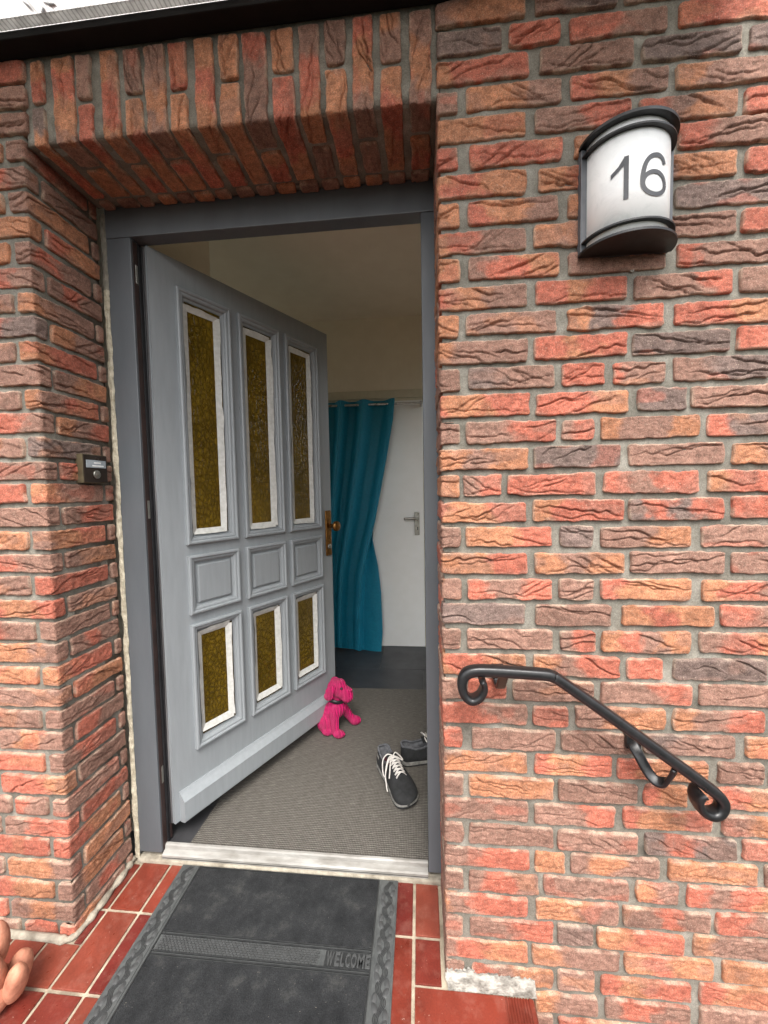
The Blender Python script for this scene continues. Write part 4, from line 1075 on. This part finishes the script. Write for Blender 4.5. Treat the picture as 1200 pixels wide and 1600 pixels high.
# digits follow the curve of the shade
ra, rb = la-.0122, lb-.0112
arc = [(math.pi*k/400) for k in range(401)]
ap = np.array([(-ra*math.cos(t), -rb*math.sin(t)) for t in arc]); al = np.concatenate([[0], np.cumsum(np.linalg.norm(np.diff(ap, axis=0), axis=1))]); al -= al[200]
def on_shade(u, z, lift=.0006):
    t = float(np.interp(u, al, arc)); return (lc-(ra+lift)*math.cos(t), -.0045-(rb+lift)*math.sin(t), z)
def digit(polys, mat=M['digit']):
    q = MB()
    for pl_ in polys: q.add([on_shade(u, z) for u, z in pl_], [tuple(range(len(pl_)))])
    return q.build('digit', mat, lamp)
zc = (LZB+LZT)/2-.002; hh = .086; sw_ = .0088
u1 = -.028
nseg = 10
one = [[(u1-sw_, zc-hh/2+hh*i/nseg), (u1, zc-hh/2+hh*i/nseg), (u1, zc-hh/2+hh*(i+1)/nseg), (u1-sw_, zc-hh/2+hh*(i+1)/nseg)] for i in range(nseg)]
one += [[(u1-sw_-.0235, zc+hh/2-.0265), (u1-sw_-.0235, zc+hh/2-.0365), (u1-sw_-.010, zc+hh/2-.0265), (u1-sw_-.010, zc+hh/2-.0165)],
        [(u1-sw_-.010, zc+hh/2-.0265), (u1-sw_, zc+hh/2-.0175), (u1-sw_, zc+hh/2-.002), (u1-sw_-.010, zc+hh/2-.0165)]]
digit(one)
u6 = .0235
def stroke(cen, w0):
    P_ = np.array(cen); T_ = np.gradient(P_, axis=0); T_ /= np.linalg.norm(T_, axis=1)[:, None]; Nn = np.stack([-T_[:, 1], T_[:, 0]], 1)
    A, B = P_+Nn*w0/2, P_-Nn*w0/2
    return [[tuple(A[i]), tuple(B[i]), tuple(B[i+1]), tuple(A[i+1])] for i in range(len(P_)-1)]
zb_ = zc-hh/2; br = .0255
bowl = [(u6+br*math.cos(t), zb_+.0265+.0222*math.sin(t)) for t in np.linspace(0, 2*math.pi, 41)]
stem = [(u6+.0235, zb_+.0665), (u6+.0195, zb_+.0755), (u6+.011, zb_+.0808), (u6+.0015, zb_+.0815), (u6-.0100, zb_+.0775), (u6-.0195, zb_+.066), (u6-.0242, zb_+.050), (u6-.0258, zb_+.036), (u6-.0255, zb_+.026)]
digit(stroke(bowl, sw_)+stroke([tuple(p_) for p_ in spline([(a, b, 0) for a, b in stem], 4)[:, :2]], sw_))

# ------------------------------------------------------------------ handrail
RY = -.08
rail = empty('handrail', (.3, RY, .55)); tag(rail, 'black wrought iron handrail with scrolled ends on the right brick wall', 'handrail')
pts = [(.083, .836), (.088, .829), (.089, .814), (.080, .796), (.062, .787), (.046, .798), (.040, .822), (.047, .844), (.066, .854), (.10, .8555), (.17, .853), (.225, .850), (.240, .846), (.262, .833), (.40, .733), (.53, .637), (.565, .610), (.590, .590), (.600, .572), (.594, .553), (.576, .546), (.556, .556), (.546, .577), (.549, .592), (.556, .598)]
p3 = spline([(x, RY, z) for x, z in pts], 6); nP = len(p3); dims = []
for i in range(nP):
    f = i/(nP-1); e = max(np.clip((.30-f)/.30, 0, 1), np.clip((f-.76)/.24, 0, 1)); dims.append((.0142+.010*e, .0122-.0055*e**.7))
V, F = sweep(p3, dims, (0, 1, 0), 14, sq=.62); mk('rail', V, F, M['iron'], rail, True)
b1 = spline([(.135, RY+.006, .842), (.135, RY+.022, .822), (.135, -.040, .800), (.135, -.022, .792), (.135, -.004, .800), (.135, .004, .82)], 6)
V, F = sweep(b1, (.011, .005), (1, 0, 0), 10, sq=.4); mk('bracket', V, F, M['iron'], rail, True)
b2 = spline([(.449, .004, .656), (.449, -.016, .650), (.455, -.030, .634), (.468, -.042, .606), (.480, -.054, .594), (.493, -.064, .601), (.500, -.073, .622), (.503, RY, .645)], 6)
V, F = sweep(b2, (.012, .005), (.75, .3, .6), 10, sq=.4); mk('bracket', V, F, M['iron'], rail, True)
q = MB(); q.box(.436, .470, -.010, MR-.002, .638, .672); q.build('wall_plate', M['iron'], rail, False, .002)
q = MB(); q.box(.120, .150, -.010, MR-.002, .803, .835); q.build('wall_plate', M['iron'], rail, False, .002)

# ------------------------------------------------------------------ doorbell on the inner face of the left pier
bell = empty('doorbell', (XL, .145, 1.30)); tag(bell, 'small dark brown doorbell with name plate on the left pier', 'doorbell')
q = MB(); q.box(XL-.006, XL+.018, .100, .188, 1.308, 1.394); q.build('housing', simple('bronze_side', s2l((112, 102, 80)), s2l((92, 84, 66)), .4, 40, .1, metallic=.4), bell, False, .0015)
q = MB(); q.box(XL+.0182, XL+.020, .1025, .1865, 1.310, 1.392); q.build('front_plate', simple('bronze_front', s2l((58, 46, 38)), s2l((46, 37, 31)), .35, 40, .1, metallic=.4), bell, False, .0006)
q = MB(); q.box(XL+.0202, XL+.0215, .110, .181, 1.354, 1.377); npl = q.build('name_plate', simple('plate_grey', s2l((170, 178, 184)), s2l((146, 154, 160)), .25, 40, 0), bell, False, .0005)
for z, a, b in ((1.3690, .136, .162), (1.3600, .130, .172)):
    q = MB(); q.box(XL+.0216, XL+.0219, a, b, z-.0022, z+.0022); q.build('text_line', M['white'], npl)
V, F = rev_at([(.0005, 0), (.0125, 0), (.0125, .003), (.0105, .0045), (.0095, .0035), (.0085, .0035), (.006, .006), (.0005, .0075)], (XL+.0201, .1455, 1.334), (1, 0, 0)); mk('push_button', V, F, M['steel'], bell, True)

# ------------------------------------------------------------------ canopy over the door
can = empty('door_canopy', (-.6, -.05, 2.32)); tag(can, 'translucent door canopy on a black wall rail above the lintel', 'canopy')
q = MB(); q.box(-1.75, .62, -.040, MR-.003, 2.384, 2.403); q.build('wall_rail', M['canbar'], can, False, .004)
nx, ny = 240, 6; V = []; F = []
for i in range(nx+1):
    x = -1.75+2.37*i/nx
    for j in range(ny+1):
        y = -.03-.50*j/ny; V.append((x, y, 2.412-.0233*j/ny+.0015*math.sin(i*math.pi*.8)))
w = ny+1
for i in range(nx):
    for j in range(ny): F.append((i*w+j, i*w+j+1, (i+1)*w+j+1, (i+1)*w+j))
mk('panel', V, F, M['canopy'], can)
q = MB(); q.box(-1.75, .62, -.060, -.0405, 2.402, 2.4055); q.build('edge_profile', M['canopy'], can)
q = MB(); q.box(-1.76, .63, -.555, -.531, 2.356, 2.396); q.build('front_gutter', M['canbar'], can, False, .003)
for x in (-1.765, .622):
    q = MB(); q.obox((x, -.03, 2.40), X, Y, Z, (0, -.50, -.022), (.014, .02, .03)); q.build('side_profile', M['canbar'], can)
rg_ = random.Random(4)
for i, (x, y) in enumerate(((-.942, -.074), (-.918, -.060), (-.890, -.070))):
    a = rg_.uniform(0, 6); l = rg_.uniform(.010, .018); V = []
    for k in range(10):
        t = 2*math.pi*k/10; V.append((x+l*math.cos(t)*math.cos(a)-l*.35*math.sin(t)*math.sin(a), y+l*math.cos(t)*math.sin(a)+l*.35*math.sin(t)*math.cos(a), 2.4155+.001*math.cos(2*t)-.0467*(-y-.03)))
    V += [(v[0], v[1], v[2]+.0012) for v in V]
    o = mk('fallen_leaf', V, [tuple(range(10))[::-1], tuple(range(10, 20))]+[(k, (k+1) % 10, 10+(k+1) % 10, 10+k) for k in range(10)], M['leafm'])
    tag(o, ('leftmost dark dead leaf of the clump on the canopy sheet', 'middle dead leaf of the clump on the canopy, nearest the wall', 'rightmost dark dead leaf of the clump on the canopy sheet')[i], 'leaf', 'dead leaves on the canopy')

# ------------------------------------------------------------------ small things
V, F = rev_at([(.0015, -.006), (.004, -.004), (.0045, .002), (.003, .0035), (.0018, .003), (.0008, .001)], (.4385, MR-.004, 1.759), (0, -1, 0), 12)
o = mk('wall_screw', V, F, M['steel'], None, True); tag(o, 'small bare screw in the mortar below the number lamp', 'screw')
# clay ornament at the left edge of the landing
clay = empty('clay_ornament', (-1.13, -.17, 0)); tag(clay, 'salmon terracotta ornament of rounded petals at left edge of the landing', 'ornament')
def petal(base, tip, r, up, n=''):
    return base, tip
for i, (c, r, e) in enumerate((((-1.066, -.150, .060), (.024, .026, .062), (.25, .42, .2)), ((-1.108, -.165, .085), (.030, .026, .080), (.2, .22, 0)), ((-1.128, -.135, .140), (.026, .024, .062), (0, .15, 0)), ((-1.165, -.175, .10), (.032, .03, .095), (.1, -.15, 0)), ((-1.16, -.215, .07), (.03, .028, .07), (.3, -.1, 0)), ((-1.095, -.118, .05), (.028, .026, .05), (-.25, .25, 0)))):
    blob('petal', [('s', c, r, e), ('s', (c[0], c[1], c[2]+r[2]*.35), (r[0]*.78, r[1]*.78, r[2]*.72), e)], M['clay'], clay, .005, 5)
blob('core', [('s', (-1.13, -.165, .045), (.06, .055, .05))], M['clay'], clay, .006, 4)
bpy.context.view_layer.update()
